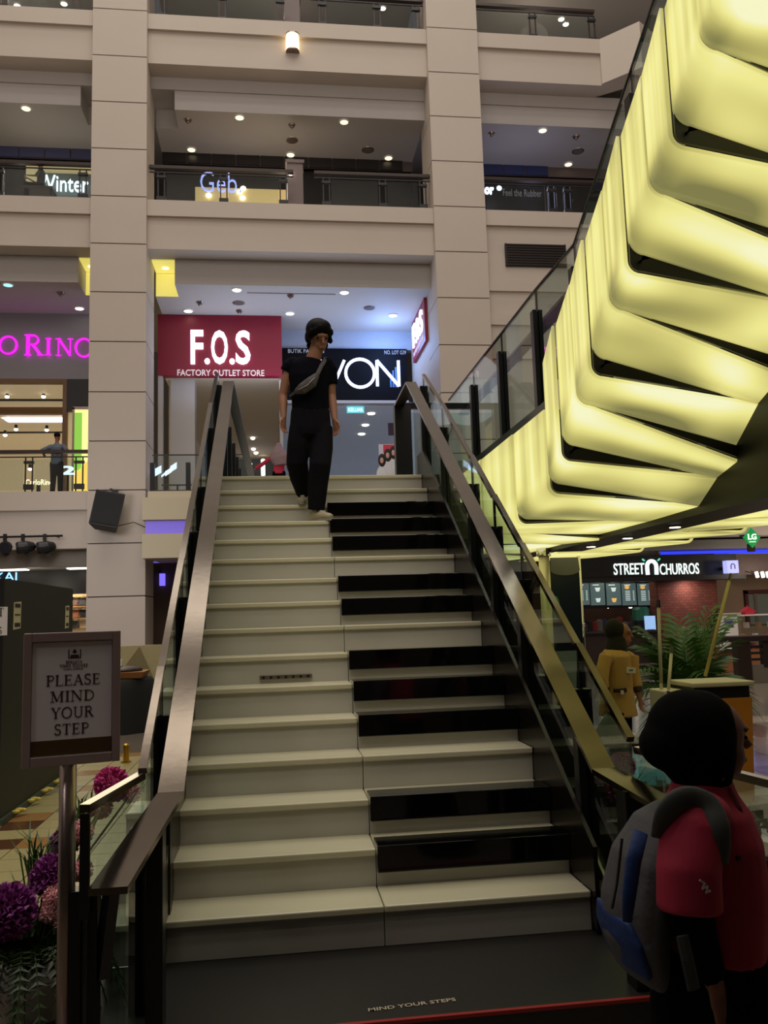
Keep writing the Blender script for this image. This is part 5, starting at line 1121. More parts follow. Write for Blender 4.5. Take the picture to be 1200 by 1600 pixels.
b.prism([sx(lgx-.025, lgv+.05, .0012), sx(lgx, lgv+.035, .0012), sx(lgx+.025, lgv+.05, .0012), sx(lgx, lgv+.075, .0012)], un*.0008); b.build('logo_mark', M_ink, sheet)
pb_ = sx(.47, 0, -.045); MB().cyl((pb_.x, pb_.y, FL+.02), (pb_.x, pb_.y, zB+.12), .027, seg=24).build('pole', M_steel2, ss, smooth=True); MB().tube([(pb_.x, pb_.y, FL), (pb_.x, pb_.y, FL+.02), (pb_.x, pb_.y, FL+.035)], [.16, .16, .03], 24).build('foot_plate', M_steel2, ss)
MB().bar(sx(.47, .0, -.03), sx(.47, .5, -.03), .05, .03, (0, 1, 0)).build('back_bracket', M_steel2, ss)
# ================================================================== PLANTS BY THE STAIR FOOT
M_leafd = mat('fern_green', (52, 72, 32), .55, var=.35, scale=8); M_grass = mat('grass_green', (62, 92, 36), .55, var=.3, scale=8)
def pom(b, c, r, n, rnd, pl=.42):
    c = V(c)
    for i in range(n):
        z = 1-2*(i+.5)/n; a = i*2.39996; q = math.sqrt(1-z*z); d = V((q*math.cos(a), q*math.sin(a), z)); d = (d+V((rnd.uniform(-.12, .12), rnd.uniform(-.12, .12), rnd.uniform(-.12, .12)))).normalized()
        t = d.cross(V((0, 0, 1))); t = t.normalized() if t.length > .01 else V((1, 0, 0)); t2 = d.cross(t); k = rnd.uniform(0, 6.28); t = t*math.cos(k)+t2*math.sin(k); t2 = d.cross(t)
        p0 = c+d*r*.5; p1 = c+d*r*rnd.uniform(.92, 1.06); w_ = r*pl*.26
        b.add([p0-t*w_*.5, p0+t*w_*.5, p1+t*w_+t2*w_*.4, p1-t*w_+t2*w_*.4, p1-d*r*.12-t2*w_*.3], [(0, 1, 2, 3), (1, 4, 2), (4, 0, 3), (3, 2, 4)])
    b.ell(c, r*.72, nu=12, nv=8)
def arrangement(label, base_, heads, blades, seed, planter_m, fern=12):
    rnd = random.Random(seed); base_ = V(base_); o = thing('flower_arrangement', label, 'plant', base_)
    MB().tube([base_, base_+V((0, 0, .05)), base_+V((0, 0, .3)), base_+V((0, 0, .31)), base_+V((0, 0, .27))], [.15, .17, .21, .2, .18], 24).build('planter', planter_m, o, smooth=False)
    top = base_+V((0, 0, .27))
    for c, r, mm, n in heads:
        c = V(c); b = MB(); pom(b, c, r, n, rnd); h = b.build('flower_head', mm, o)
        st_ = top+V((rnd.uniform(-.1, .1), rnd.uniform(-.1, .1), 0)); MB().tube([st_, st_.lerp(c, .5)+V((0, 0, .06)), c], [.007, .006, .005], 6).build('stem', M_leafd, o)
    for i in range(fern):
        a = i*2.4+rnd.random(); Ln = rnd.uniform(.28, .5); d = V((math.cos(a), math.sin(a), 0)); b = MB(); pts = [top+d*(Ln*f*.9)+V((0, 0, .16*math.sin(f*2.6)*1.6-.32*f*f)) for f in [t/8 for t in range(9)]]
        b.tube(pts, .003, 4)
        for t in range(1, 9):
            for sub in (0, .33, .66):
                if t == 8 and sub: continue
                P_ = pts[t].lerp(pts[min(8, t+1)], sub); tg = (pts[t]-pts[t-1]).normalized(); sd_ = tg.cross(V((0, 0, 1))).normalized()
                for s in (-1, 1): l = .075*(1.1-t/9); e = P_+(sd_*s+tg*.5).normalized()*l; b.add([P_-tg*.008, P_+tg*.008, e+tg*.006, e-V((0, 0, .012))], [(0, 1, 2), (0, 2, 3)])
        b.build('fern_frond', M_leafd, o)
    b = MB()
    for (c, n, L_) in blades:
        c = V(c)
        for i in range(n):
            a = rnd.random()*6.28; q = c+V((rnd.uniform(-.05, .05), rnd.uniform(-.05, .05), 0)); d = V((math.cos(a), math.sin(a), 0)); l = L_*rnd.uniform(.6, 1.1); w_ = V((-d.y, d.x, 0))*.004
            p1 = q+d*l*.2+V((0, 0, l*.7)); p2 = q+d*l*.55+V((0, 0, l*.95)); b.add([q-w_, q+w_, p1+w_, p1-w_, p2], [(0, 1, 2, 3), (3, 2, 4)])
    g = b.build('grass_tuft', M_grass, o); g['kind'] = 'stuff'
    return o
Mp = {'magenta': mat('magenta_petal', (206, 70, 140), .6, var=.25, scale=40), 'purple': mat('purple_petal', (140, 54, 132), .6, var=.25, scale=40), 'pink': mat('pale_pink_petal', (232, 172, 176), .6, var=.2, scale=40), 'dusty': mat('dusty_pink_petal', (130, 62, 78), .6, var=.25, scale=40)}
bp = PY(46, 1545, -.3)
arrangement('big pompom flowers and ferns in a white planter behind the sign stand', (bp.x-.02, -.3, FL), [
    (PY(175, 1226, .15), .078, Mp['magenta'], 420), (PY(14, 1424, -.45), .098, Mp['purple'], 480), (PY(82, 1368, -.2), .085, Mp['purple'], 420), (PY(100, 1318, 0.0), .062, Mp['purple'], 260),
    (PY(86, 1402, -.28), .05, Mp['pink'], 200), (PY(76, 1425, -.3), .04, Mp['pink'], 150), (PY(128, 1300, -.02), .05, Mp['pink'], 200), (PY(128, 1360, -.12), .045, Mp['pink'], 180), (PY(158, 1262, .12), .05, Mp['pink'], 200), (PY(205, 1240, .3), .045, Mp['pink'], 180), (PY(98, 1445, -.3), .035, Mp['pink'], 120)],
    [((bp.x-.02, -.3, FL+.3), 60, .34), (PY(120, 1285, .05), 24, .14), (PY(60, 1390, -.1), 40, .25)], 4, mat('white_planter', (196, 186, 176), .5), 46)
bq = PY(958, 1330, .55)
arrangement('dusty pink flowers with bright grass outside the right railing', (bq.x+.12, .75, FL), [
    (PY(945, 1235, .62), .085, Mp['dusty'], 300), (PY(972, 1196, .9), .075, Mp['dusty'], 280), (PY(998, 1272, .75), .06, Mp['dusty'], 240), (PY(1022, 1262, .8), .05, Mp['dusty'], 200)],
    [((bq.x+.1, .7, FL+.3), 120, .45)], 9, mat('dark_planter', (44, 38, 30), .5), 10)
bq = PY(1155, 1330, .6)
arrangement('pink pompom flowers in a pot partly hidden by the girl', (bq.x, .6, FL), [(PY(1158, 1282, .6), .075, Mp['magenta'], 300), (PY(1140, 1300, .65), .06, Mp['dusty'], 240)], [((bq.x, .6, FL+.28), 30, .3)], 12, mat('dark_planter', (44, 38, 30), .5), 6)
# ================================================================== PEOPLE
M_skin = mat('skin_tan', (150, 104, 78), .55, var=.06, scale=8); M_skin2 = mat('skin_brown', (128, 84, 62), .55, var=.06, scale=8)
M_hair = mat('black_hair', (7, 6, 6), .6, bump=.1, bscale=200, spec=.12)
M_shoe = mat('beige_shoe', (168, 158, 128), .6, var=.1); M_sole = mat('pale_sole', (150, 146, 130), .7)
UP = V((0, 0, 1))
def rot3(right, fwd):
    r = V(right).normalized(); f_ = V(fwd); f_ = (f_-r*f_.dot(r)).normalized(); u = r.cross(f_); return Matrix((r, f_, u)).transposed()
def head_mb(b, c, s, R, jaw=1.0):
    c = V(c); at = lambda x, y, z: c+R @ V((x*s, y*s, z*s))
    b.ell(at(0, -.008, .022), (.074*s, .093*s, .092*s), R, 18, 12)
    b.ell(at(0, .022, -.045), (.056*s, .062*s, .068*s*jaw), R, 16, 10)
    b.ell(at(0, .05, -.088), (.026*s, .026*s, .022*s), R, 10, 8)
    b.tube([at(0, .082, .022), at(0, .098, -.012), at(0, .108, -.028)], [(.009*s, .008*s), (.012*s, .012*s), (.016*s, .011*s)], 8)
    b.ell(at(0, .084, -.062), (.022*s, .012*s, .010*s), R, 10, 6)
    b.ell(at(0, .076, .03), (.048*s, .018*s, .014*s), R, 12, 6)
    for q in (-1, 1): b.ell(at(q*.074, -.005, -.012), (.010*s, .020*s, .030*s), R, 8, 6)
def face_parts(o, c, s, R, brow=M_hair):
    c = V(c); at = lambda x, y, z: c+R @ V((x*s, y*s, z*s))
    for q in (-1, 1):
        MB().ell(at(q*.032, .071, .006), (.013*s, .008*s, .006*s), R, 8, 6).build('eye', M_hair, o, smooth=True)
        MB().tube([at(q*.016, .08, .028), at(q*.034, .077, .032), at(q*.05, .066, .027)], [.004*s, .005*s, .003*s], 6).build('eyebrow', brow, o)
    MB().ell(at(0, .084, -.062), (.02*s, .008*s, .005*s), R, 10, 6).build('mouth', mat('lip', (120, 66, 58), .5), o, smooth=True)
def hand_mb(b, w, d, pn, s, side, curl=.5):
    """w wrist, d direction of hand, pn palm normal, side = thumb side vector"""
    w = V(w); d = V(d).normalized(); pn = V(pn); pn = (pn-d*pn.dot(d)).normalized(); sd_ = V(side); sd_ = (sd_-d*sd_.dot(d)-pn*sd_.dot(pn)).normalized()
    b.tube([w, w+d*.03*s, w+d*.085*s], [(.026*s, .02*s), (.036*s, .016*s), (.04*s, .013*s)], 10, sd_)
    for i, l in enumerate((.07, .08, .074, .058)):
        o = w+d*.078*s+sd_*(.030-.020*i)*s; p1 = o+(d+pn*curl*.25).normalized()*l*.5*s; p2 = p1+(d+pn*curl*1.0).normalized()*l*.35*s; p3 = p2+(d*.6+pn*curl*1.6).normalized()*l*.3*s
        b.tube([o, p1, p2, p3], [.0095*s, .009*s, .008*s, .0065*s], 8)
    o = w+d*.025*s+sd_*.022*s; p1 = o+(sd_*.8+d*.8+pn*.2).normalized()*.04*s; p2 = p1+(d+sd_*.15+pn*.4).normalized()*.035*s; b.tube([o, p1, p2], [.013*s, .011*s, .008*s], 8)
def limb(b, pts, rad, seg=14): b.tube(pts, rad, seg); [b.ell(p, r if not isinstance(r, tuple) else max(r), nu=12, nv=8) for p, r in zip(pts, rad)]
# ---- the man walking down
Yb = 3.34; MX = lambda x, y, Y=Yb: PY(x, y, Y)
man = thing('person', 'young man in black tee and dark trousers walking down the piano stairs', 'person', (MX(492, 808).x, 3.3, 13*H))
hc = MX(498, 526, 3.30); Rm = rot3(V((-.95, -.28, -.1)), V((.30, -.80, -.52)))
shR, shL = MX(453, 568, 3.36), MX(515, 570, 3.36); elR, elL = MX(442, 618, 3.38), MX(518, 618, 3.38); wrR, wrL = MX(443, 652, 3.32), MX(523, 656, 3.30)
hipR, hipL = MX(470, 672, 3.36), MX(501, 672, 3.36); knR, knL = MX(464, 722, 3.36), MX(500, 728, 3.26); anR, anL = MX(474, 771, 3.58), MX(494, 795, 3.30)
anR.z = 14*H+.085; anL.z = 13*H+.085
def man_body(b, inflate=0):
    t = [MX(485, 676), MX(485, 655), MX(484, 630), MX(483, 600), MX(484, 577), MX(486, 566)]
    b.tube(t, [(.155, .105), (.16, .11), (.142, .105), (.165, .115), (.16, .09), (.085, .065)], 18, (1, 0, 0))
b = MB(); man_body(b)
b.tube([MX(487, 570, 3.35), MX(492, 553, 3.33), hc+V((0, .03, -.04))], [(.075, .07), (.06, .062), (.06, .065)], 14, (1, 0, 0)); head_mb(b, hc, 1.16, Rm)
for sh_, el, wr, q in ((shR, elR, wrR, -1), (shL, elL, wrL, 1)):
    limb(b, [sh_.lerp(el, .06)+V((-.012*q, 0, 0)), sh_.lerp(el, .5), el, el.lerp(wr, .35), wr], [.044, .045, .038, .039, .026]); hand_mb(b, wr, V((.1*q+.05, -.12, -1)), V((-q*.6, -.5, 0)), 1.0, V((0, -1, 0)), .7)
for h_, k_, a_ in ((hipR, knR, anR), (hipL, knL, anL)): limb(b, [h_, h_.lerp(k_, .5), k_, k_.lerp(a_, .35), a_], [.08, .07, .052, .05, .036])
fuse(b, 'body', M_skin, man, .0065, 4)
face_parts(man, hc, 1.16, Rm)
M_tee = mat('black_tee', (13, 13, 20), .95, spec=.08, bump=.25, bscale=18); M_trou = mat('navy_black_trousers', (8, 8, 14), .9, bump=.3, bscale=14, spec=.2)
b = MB(); t = [MX(485, 646), MX(485, 632), MX(484, 610), MX(483, 590), MX(484, 573), MX(486, 562)]
b.tube(t, [(.162, .122), (.158, .12), (.164, .128), (.178, .128), (.178, .105), (.105, .082)], 20, (1, 0, 0))
b.ell(MX(458, 570, 3.36), .068); b.ell(MX(511, 571, 3.36), .068); b.tube([MX(461, 567, 3.36), MX(452, 573, 3.36), MX(448, 581, 3.37)], [.06, .066, .062], 14); b.tube([MX(510, 568, 3.36), MX(516, 577, 3.36), MX(518, 601, 3.37)], [.058, .062, .058], 14)
fuse(b, 'tee_shirt', M_tee, man, .009, 4)
b = MB(); b.tube([MX(485, 640), MX(485, 655), MX(485, 672), MX(485, 684)], [(.165, .12), (.172, .125), (.178, .13), (.16, .12)], 18, (1, 0, 0))
b.tube([MX(470, 668), MX(467, 695), MX(464, 722, 3.35), MX(468, 745, 3.45), MX(475, 770, 3.57)], [(.098, .1), (.1, .1), (.092, .09), (.086, .082), (.07, .08)], 16, (1, 0, 0))
b.tube([MX(502, 668), MX(502, 700, 3.3), MX(500, 728, 3.25), MX(497, 755, 3.28), MX(494, 797, 3.31)], [(.1, .1), (.1, .1), (.092, .09), (.086, .082), (.072, .085)], 16, (1, 0, 0))
fuse(b, 'trousers', M_trou, man, .010, 3)
def shoe(par, an, dirv, s=1.0, m=M_shoe):
    d = V(dirv).normalized(); z0 = an.z-.085*s; c = V((an.x, an.y, z0)); b = MB(); sd_ = d.cross(UP)
    b.tube([c-d*.075*s+UP*.05*s, c-d*.02*s+UP*.055*s, c+d*.07*s+UP*.045*s, c+d*.15*s+UP*.036*s, c+d*.19*s+UP*.03*s], [(.03*s, .045*s), (.038*s, .052*s), (.042*s, .042*s), (.042*s, .032*s), (.022*s, .022*s)], 12, sd_)
    b.tube([c+UP*.05*s, c+UP*.1*s-d*.01], [.04*s, .045*s], 12)
    o = fuse(b, 'shoe', m, par, .008, 3)
    q = MB(); n = 18; pl = []
    for i in range(n): a = 2*math.pi*i/n; pl.append(c+d*(.055+.14*math.cos(a))*s+sd_*(.042*s*math.sin(a)*(1.05 if math.cos(a) > 0 else .85)))
    q.prism(pl, (0, 0, .022*s)).build('sole', M_sole, o); MB().bar(c+d*.05*s+UP*.094*s, c+d*.10*s+UP*.083*s, .03*s, .012*s).build('laces', M_white, o)
shoe(man, anR, (-.12, -1, 0)); shoe(man, anL, (.62, -.75, 0))
b = MB(); at = lambda x, y, z: hc+Rm @ V((x, y, z))
b.ell(at(0, -.028, .052), (.108, .114, .102), Rm, 20, 14); b.ell(at(0, -.078, -.01), (.096, .056, .1), Rm); b.ell(at(-.098, -.01, -.005), (.022, .045, .055), Rm); b.ell(at(.098, -.01, -.005), (.022, .045, .055), Rm); b.ell(at(0, .016, .09), (.096, .085, .066), Rm, 18, 12)
for x, y, z, r in ((-.08, .06, .05, .03), (-.052, .078, .058, .03), (-.018, .082, .075, .032), (.022, .084, .088, .032), (.056, .074, .068, .032), (.084, .05, .045, .032), (.1, .045, .012, .022), (-.1, .03, -.03, .022), (-.085, -.05, -.09, .03), (.05, -.075, -.095, .03), (-.094, .01, .01, .024), (-.092, -.02, -.02, .024), (.094, -.005, .0, .024), (.096, .062, .0, .014), (.104, .085, -.012, .010)): b.ell(at(x, y, z), (r, r*.7, r*1.25), Rm, 10, 7)
fuse(b, 'hair', M_hair, man, .0075, 3)
b = MB(); b.tube([MX(461, 613, 3.19), MX(472, 608, 3.17), MX(487, 597, 3.165), MX(496, 585, 3.175)], [(.012, .02), (.03, .05), (.032, .052), (.014, .024)], 14, (0, 1, 0))
bag = fuse(b, 'waist_bag', mat('grey_patterned_bag', (70, 66, 66), .7, var=.5, scale=50), man, .008, 2)
MB().tube([MX(496, 585, 3.175), MX(503, 570, 3.22), MX(508, 562, 3.31), MX(509, 559, 3.38)], [(.008, .018)]*4, 8, (0, 1, 0)).build('strap', MATS['grey_patterned_bag'], bag); MB().tube([MX(461, 613, 3.19), MX(456, 617, 3.25), MX(454, 618, 3.34)], [(.008, .016)]*3, 8, (0, 1, 0)).build('strap', MATS['grey_patterned_bag'], bag)
MB().tube([MX(466, 609, 3.15), MX(480, 602, 3.125), MX(492, 590, 3.135)], .004, 6).build('zipper', M_steel2, bag)
# ---- the girl in the foreground, seen from her right side
Yg = -1.6; G = lambda x, y, dy=0: PY(x, y, Yg+dy)
girl = thing('person', 'girl in black hijab and red shirt with a blue-grey backpack in front of the stairs', 'person', (G(1100, 1300).x, Yg, FL))
Rg = rot3(V((.08, -1, 0)), V((1, .08, -.03)))
ghc = G(1119, 1154)
b = MB(); head_mb(b, ghc, .92, Rg)
b.tube([G(1098, 1250), G(1103, 1215), G(1108, 1180)], [.05, .045, .05], 14)
b.tube([G(1105, 1500), G(1105, 1440), G(1105, 1380), G(1100, 1300), G(1098, 1255), G(1098, 1240)], [(.11, .13), (.105, .12), (.11, .13), (.11, .14), (.075, .12), (.05, .05)], 18, (1, 0, 0))
for s in (-1, 1):
    dy = .15*s; wr = G(1118, 1540, dy+.0*s); limb(b, [G(1082, 1278, dy), G(1080, 1350, dy*1.15), G(1080, 1425, dy*1.2), G(1095, 1490, dy*1.15), wr], [.05, .045, .036, .033, .023]); hand_mb(b, wr, V((.25, 0, -1)), V((.3, -s*-1, 0)), .85, V((1, 0, 0)), .6)
hz = G(1105, 1500); 
for s in (-1, 1): p = V((hz.x, Yg+.07*s, hz.z)); limb(b, [p, V((p.x+.01, p.y, .16)), V((p.x, p.y, FL+.07))], [.075, .055, .035]); b.ell((p.x+.06, p.y, FL+.035), (.11, .04, .035))
fuse(b, 'body', M_skin2, girl, .0065, 4); face_parts(girl, ghc, .92, Rg)
b = MB(); b.ell(G(1076, 1146), (.112, .12, .118), None, 20, 14); b.ell(G(1094, 1132), (.088, .104, .094)); b.ell(G(1048, 1164), (.082, .1, .072)); b.tube([G(1098, 1100), G(1102, 1140), G(1102, 1180), G(1098, 1215), G(1096, 1232)], [(.068, .075), (.075, .098), (.074, .096), (.068, .09), (.055, .07)], 18, (1, 0, 0)); b.tube([G(1085, 1180), G(1096, 1210), G(1104, 1240)], [(.1, .1), (.08, .085), (.055, .07)], 16, (1, 0, 0))
fuse(b, 'hijab', mat('black_hijab', (4, 4, 4), .95, bump=.3, bscale=30, spec=.1), girl, .009, 5)
M_redsh = mat('red_shirt', (168, 36, 64), .8, bump=.35, bscale=12, var=.1); M_blackcl = mat('black_clothing', (6, 6, 7), .95, bump=.2, bscale=12, spec=.1)
b = MB(); b.tube([G(1107, 1482), G(1108, 1440), G(1110, 1380), G(1106, 1310), G(1100, 1265), G(1098, 1236), G(1098, 1212)], [(.132, .165), (.138, .165), (.138, .165), (.128, .165), (.108, .145), (.085, .095), (.074, .075)], 24, (1, 0, 0))
for s in (-1, 1): b.ell(G(1090, 1272, .12*s), (.085, .075, .06)); b.ell(G(1084, 1292, .15*s), (.08, .065, .075)); b.tube([G(1094, 1262, .10*s), G(1082, 1298, .16*s), G(1076, 1360, .185*s), G(1078, 1424, .19*s)], [(.07, .06), (.078, .066), (.079, .068), (.08, .068)], 16, (1, 0, 0))
shirt = fuse(b, 'shirt', M_redsh, girl, .009, 4)
MB().tube([G(1139, 1232, -.075), G(1155, 1262, -.11), G(1172, 1310, -.12), G(1182, 1345, -.115), G(1187, 1400, -.09)], .006, 6).build('placket', mat('dark_red_seam', (84, 16, 28), .8), shirt)
for x, y in ((1154, 1341), (1128, 1216)): MB().ell(G(x, y, -.166 if y > 1300 else -.085), (.008, .005, .008), nu=8, nv=6).build('button', M_black, shirt)
eb = MB()
for x0_, y0_, x1_, y1_ in ((1093, 1375, 1102, 1381), (1100, 1381, 1097, 1390), (1096, 1388, 1106, 1385), (1105, 1386, 1102, 1396), (1103, 1394, 1110, 1392)): eb.bar(G(x0_, y0_, -.252), G(x1_, y1_, -.252), .004, .005, (0, 1, 0))
eb.build('sleeve_emblem', M_letter, shirt)
for s in (-1, 1): b = MB(); b.tube([G(1079, 1400, .185*s), G(1080, 1430, .185*s), G(1096, 1485, .175*s), G(1112, 1525, .16*s)], [.06, .055, .046, .036], 14); fuse(b, 'undersleeve', M_blackcl, girl, .009, 3)
b = MB(); p = G(1106, 1465); b.tube([p, p-V((0, 0, .12)), p-V((0, 0, .45)), V((p.x+.02, Yg, FL+.04))], [(.135, .16), (.15, .17), (.18, .2), (.21, .23)], 24, (1, 0, 0)); fuse(b, 'skirt', M_blackcl, girl, .012, 3)
Mbg, Mbb = mat('grey_backpack_cloth', (78, 78, 80), .8, bump=.3, bscale=40), mat('blue_backpack_cloth', (16, 48, 104), .75, bump=.3, bscale=40)
bpk = thing('backpack', 'grey and blue backpack worn on the girl back', 'bag', G(1000, 1520))
b = MB(); b.tube([G(1048, 1258), G(1030, 1290), G(1008, 1345), G(994, 1410), G(990, 1460), G(1000, 1500), G(1014, 1528)], [(.02, .07), (.055, .12), (.078, .14), (.078, .15), (.070, .15), (.055, .14), (.02, .1)], 20, (1, 0, .25)); fuse(b, 'bag_body', Mbg, bpk, .009, 4)
b = MB(); b.tube([G(956, 1420, 0), G(966, 1450, 0), G(980, 1490, 0), G(1004, 1524, 0)], [(.012, .11), (.03, .14), (.030, .14), (.014, .1)], 18, (1, 0, .3)); fuse(b, 'lower_pocket', Mbb, bpk, .008, 3)
MB().tube([G(1002, 1300, -.125), G(990, 1345, -.145), G(983, 1400, -.155), G(980, 1440, -.155)], [(.018, .008), (.02, .01), (.018, .01), (.012, .008)], 10, (1, 0, 0)).build('blue_stripe', Mbb, bpk, smooth=True)
MB().tube([G(972, 1310, -.08), G(964, 1380, -.09), G(956, 1420, -.1)], .004, 6).build('zipper', M_black, bpk)
MB().tube(curve_pts([G(1034, 1304, -.15), G(1040, 1272, -.18), G(1060, 1250, -.185), G(1085, 1247, -.18), G(1109, 1260, -.19), G(1124, 1296, -.215), G(1122, 1348, -.21)]), [(.012, .028)]*25, 14, (0, 1, 0)).build('shoulder_strap', mat('dark_grey_strap', (70, 72, 70), .8), bpk, smooth=True)
MB().tube([G(1120, 1340, -.185), G(1090, 1420, -.10), G(1050, 1470, -.12)], [(.006, .018)]*3, 8, (0, 1, 0)).build('lower_strap', MATS['dark_grey_strap'], bpk); MB().tube([G(1066, 1462, -.235), G(1074, 1500, -.24), G(1084, 1546, -.235)], [(.016, .005)]*3, 8, (1, 0, 0)).build('strap_tail', MATS['dark_grey_strap'], bpk)
# ---- woman in the mustard tunic
Yw = 3.75; Wp = lambda x, y, dy=0: PY(x, y, Yw+dy)
wom = thing('person', 'woman in mustard tunic and dark hijab standing beyond the right railing', 'person', (Wp(965, 1100).x, Yw, FL))
Rw = rot3(V((-.5, -1, 0)), V((1, -.5, -.05))); whc = Wp(971, 991)
b = MB(); head_mb(b, whc, .95, Rw); b.tube([Wp(962, 1020), Wp(965, 1005), Wp(967, 995)], [.05, .045, .05], 12)
b.tube([Wp(965, 1120), Wp(964, 1090), Wp(963, 1060), Wp(962, 1030), Wp(961, 1018)], [(.13, .15), (.12, .135), (.115, .135), (.115, .15), (.06, .09)], 16, (1, 0, 0))
wa = [[Wp(944, 1026, -.13), Wp(941, 1062, -.17), Wp(946, 1090, -.17)], [Wp(985, 1026, .1), Wp(992, 1062, .06), Wp(999, 1090, 0)]]
for i, (s_, e_, w_) in enumerate(wa): limb(b, [s_, s_.lerp(e_, .5), e_, w_], [.045, .042, .035, .024]); hand_mb(b, w_, V((.12, 0, -1)), V((.4, -.4, 0)), .95, V((1, 0, 0)), .8)
for s in (-1, 1): p = Wp(965+4*s, 1120, .08*s); limb(b, [p, V((p.x, p.y, .25)), V((p.x, p.y, FL+.08))], [.08, .055, .038]); b.ell((p.x+.06, p.y-.02, FL+.035), (.11, .045, .035))
fuse(b, 'body', M_skin, wom, .008, 4); face_parts(wom, whc, .95, Rw)
b = MB(); b.ell(Wp(960, 984), (.094, .096, .106)); b.tube([Wp(961, 975), Wp(962, 995), Wp(963, 1012)], [(.076, .086), (.068, .084), (.082, .1)], 16, (1, 0, 0)); b.ell(Wp(970, 1005), (.055, .06, .05)); b.tube([Wp(963, 996), Wp(963, 1010), Wp(962, 1022)], [(.078, .09), (.095, .115), (.098, .125)], 14, (1, 0, 0)); fuse(b, 'hijab', mat('dark_olive_hijab', (22, 21, 15), .9, bump=.2, bscale=25), wom, .009, 4)
M_must = mat('mustard_tunic', (186, 150, 84), .8, bump=.25, bscale=12)
b = MB(); b.tube([Wp(966, 1118), Wp(965, 1100), Wp(964, 1075), Wp(962, 1045), Wp(961, 1025), Wp(961, 1015)], [(.175, .185), (.16, .17), (.14, .15), (.142, .16), (.13, .165), (.09, .12)], 22, (1, 0, 0)); b.ell(Wp(948, 1028, -.12), (.07, .06, .065)); b.ell(Wp(980, 1027, .1), (.07, .06, .06)); 
for i, (s_, e_, w_) in enumerate(wa): b.tube([s_+V((.02, 0, .01)), s_.lerp(e_, .5), e_, e_.lerp(w_, .5)], [.062, .06, .056, .05], 14)
fuse(b, 'tunic', M_must, wom, .010, 4)
for i, (s_, e_, w_) in enumerate(wa): MB().tube([e_.lerp(w_, .45), e_.lerp(w_, .7)], [.053, .05], 12).build('cuff', M_brown, wom)
MB().tube([Wp(958, 1079, -.175), Wp(968, 1079, -.18), Wp(979, 1078, -.165)], [(.005, .02)]*3, 8, (0, 1, 0)).build('belt', M_brown, wom); B(Wp(957, 1079).x, Wp(961, 1079).x, Yw-.2, Yw-.185, Wp(960, 1082).z, Wp(960, 1076).z).build('buckle', M_white, wom)
tg_ = MB().obox(Wp(986, 1047, -.16), .085, .006, .052, Matrix.Rotation(.1, 3, 'Y')).build('name_tag', M_white, wom); MB().bar(Wp(983, 1047, -.17), Wp(989, 1047, -.17), .003, .008).build('tag_print', M_ink, tg_)
b = MB(); 
for s in (-1, 1): p = Wp(966+4*s, 1112, .085*s); b.tube([p, V((p.x, p.y, .25)), V((p.x, p.y, FL+.07))], [.105, .085, .075], 14)
fuse(b, 'trousers', M_blackcl, wom, .011, 3)
for s in (-1, 1): p = Wp(966+4*s, 1112, .085*s); shoe(wom, V((p.x, p.y, FL+.085)), (1, -.25, 0), .95, M_black)
hb = Wp(949, 1112, -.17)
bg = thing('plastic_bag', 'grey-blue plastic bag held low by the woman in mustard', 'bag', hb-V((0, 0, .3))); b = MB(); b.tube([hb+V((0, 0, -.01)), hb+V((0, 0, -.06)), hb+V((0, 0, -.16)), hb+V((0, 0, -.26)), hb+V((0, 0, -.3))], [(.015, .012), (.05, .03), (.12, .06), (.13, .07), (.1, .05)], 16, (1, 0, 0)); b.build('bag_body', mat('grey_plastic', (112, 124, 118), .35, bump=.6, bscale=15), bg, smooth=True); MB().tube([hb+V((-.02, 0, -.03)), hb+V((0, 0, .015)), hb+V((.02, 0, -.03))], .006, 6).build('handle', MATS['grey_plastic'], bg)
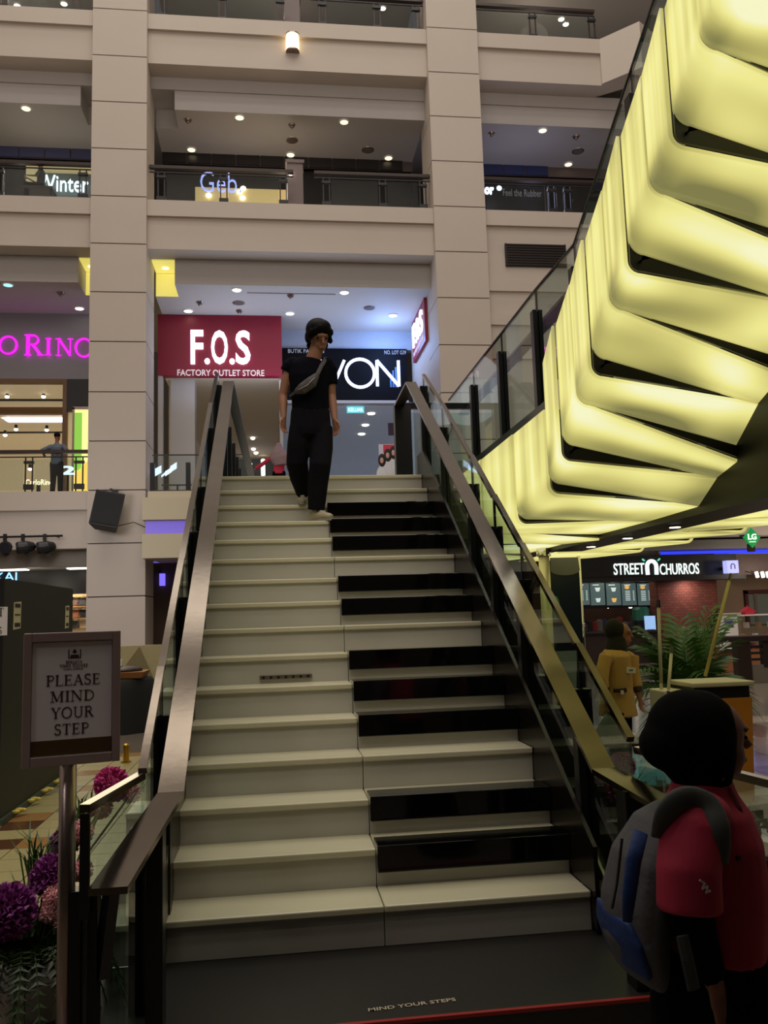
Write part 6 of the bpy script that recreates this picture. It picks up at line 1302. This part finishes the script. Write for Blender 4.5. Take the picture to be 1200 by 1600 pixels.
# ---- distant people
def small_person(label, P, c, face, cloth, legs, hair, arms, s=1.0, hij=None, seated=False, z0=None):
    """P: pelvis point; face: facing direction"""
    f_ = V(face).normalized(); r = f_.cross(UP); o = thing('person', label, 'person', (P.x, P.y, z0 if z0 is not None else P.z-.85*s))
    at = lambda a, d, z: P+r*a*s+f_*d*s+UP*z*s
    b = MB(); R = rot3(r, f_); hcn = at(0, .02, .72); head_mb(b, hcn, s, R); b.tube([at(0, 0, .5), at(0, .0, .66)], .05*s, 10); b.tube([at(0, 0, 0), at(0, 0, .2), at(0, 0, .42), at(0, 0, .54)], [(.14*s, .1*s), (.13*s, .1*s), (.16*s, .1*s), (.06*s, .06*s)], 14, r)
    for (e, w_) , q in zip(arms, (-1, 1)): S_ = at(-q*-.17, 0, .46); E_ = at(*e); W_ = at(*w_); limb(b, [S_, E_, W_], [.048*s, .038*s, .026*s], 10); hand_mb(b, W_, (W_-E_), V((0, 0, -1)) if abs((W_-E_).normalized().z) < .9 else -f_, s, f_, .6)
    lg = []
    for q in (-1, 1):
        if seated: K = at(q*.1, .4, -.02); A = at(q*.1, .42, -.42)
        else: K = at(q*.1, .02, -.4); A = at(q*.11, 0, -.8)
        lg.append((at(q*.09, 0, -.02), K, A)); limb(b, list(lg[-1]), [.08*s, .055*s, .036*s], 10); b.ell(A+f_*.06*s-UP*.03*s, .04*s, nu=8, nv=6)
    fuse(b, 'body', M_skin2, o, .016, 3)
    b = MB(); b.tube([at(0, 0, -.04), at(0, 0, .2), at(0, 0, .42), at(0, 0, .53)], [(.165*s, .125*s), (.155*s, .12*s), (.185*s, .125*s), (.08*s, .075*s)], 14, r)
    for (e, w_), q in zip(arms, (-1, 1)): S_ = at(q*.17, 0, .46); E_ = at(*e); b.tube([S_, S_.lerp(E_, .5), E_.lerp(at(*w_), .6 if hij else .05)], .062*s, 10); b.ell(S_, .065*s)
    fuse(b, 'shirt', cloth, o, .018, 3)
    b = MB()
    for q in lg: b.tube(list(q), [.1*s, .08*s, .065*s], 12); b.ell(q[0], .1*s); b.ell(q[1], .08*s)
    fuse(b, 'trousers', legs, o, .018, 3)
    b = MB()
    if hij: b.ell(hcn+UP*.02*s, (.1*s, .1*s, .125*s)); b.tube([hcn, at(0, -.03, .55), at(.05, -.05, .42), at(.08, -.05, .2)], [(.12*s, .11*s), (.24*s, .15*s), (.3*s, .17*s), (.2*s, .15*s)], 14, r); fuse(b, 'hijab', hij, o, .018, 3)
    else: b.ell(hcn+R @ V((0, -.02*s, .045*s)), (.086*s, .098*s, .085*s), R); fuse(b, 'hair', hair, o, .014, 2)
    return o
p = PY(88, 762, 20.15); 
small_person('man in pale blue shirt leaning back against the left balcony railing', V((p.x, 20.15, ZG+.88)), 0, (.25, 1, 0), mat('pale_blue_shirt', (92, 104, 116), .8), M_trou, M_hair, [((.36, -.16, .32), (.22, -.3, .2)), ((-.36, -.16, .32), (-.22, -.3, .2))][::-1], 1.02, z0=ZG)
p = PY(436, 746, 21.9)
small_person('woman in grey-pink headscarf and red top at the upper shop entrance', V((p.x, 21.9, ZG+.86)), 0, (.1, 1, 0), mat('red_top', (176, 34, 60), .8), M_blackcl, M_hair, [((-.46, .05, .26), (-.78, .1, .06)), ((.3, .05, .2), (.28, .2, 0))], 1.08, hij=mat('grey_pink_scarf', (136, 112, 112), .85), z0=ZG)
p = PY(55, 282, 20.35)
small_person('seated person in dark clothes holding a phone behind the upper left railing', V((p.x+.12, 20.5, p.z-.1)), 0, (-1, -.2, 0), mat('dark_shirt', (40, 36, 36), .8), M_blackcl, M_hair, [((.25, .1, .2), (.12, .35, .26)), ((-.25, .1, .2), (-.1, .35, .26))][::-1], .95, seated=True, z0=Z1)
sd2 = thing('bench', 'dark bench under the seated person on the upper left gallery', 'bench', (p.x, 20.5, Z1)); B(p.x-.35, p.x+.5, 20.25, 20.75, p.z-.28, p.z-.2).build('seat', M_brown, sd2)
for xx in (-.3, .42): B(p.x+xx, p.x+xx+.06, 20.3, 20.7, Z1, p.z-.28).build('leg', M_dark, sd2)
p = PY(1001, 985, 21.6)
small_person('kiosk worker in grey shirt and dark cap behind the counter', V((p.x, 21.6, FL+.88)), 0, (-.3, -1, 0), mat('grey_work_shirt', (84, 80, 84), .8), M_blackcl, M_hair, [((.26, .1, .2), (.15, .35, .15)), ((-.26, .1, .2), (-.15, .35, .15))][::-1], 1.0, z0=FL)
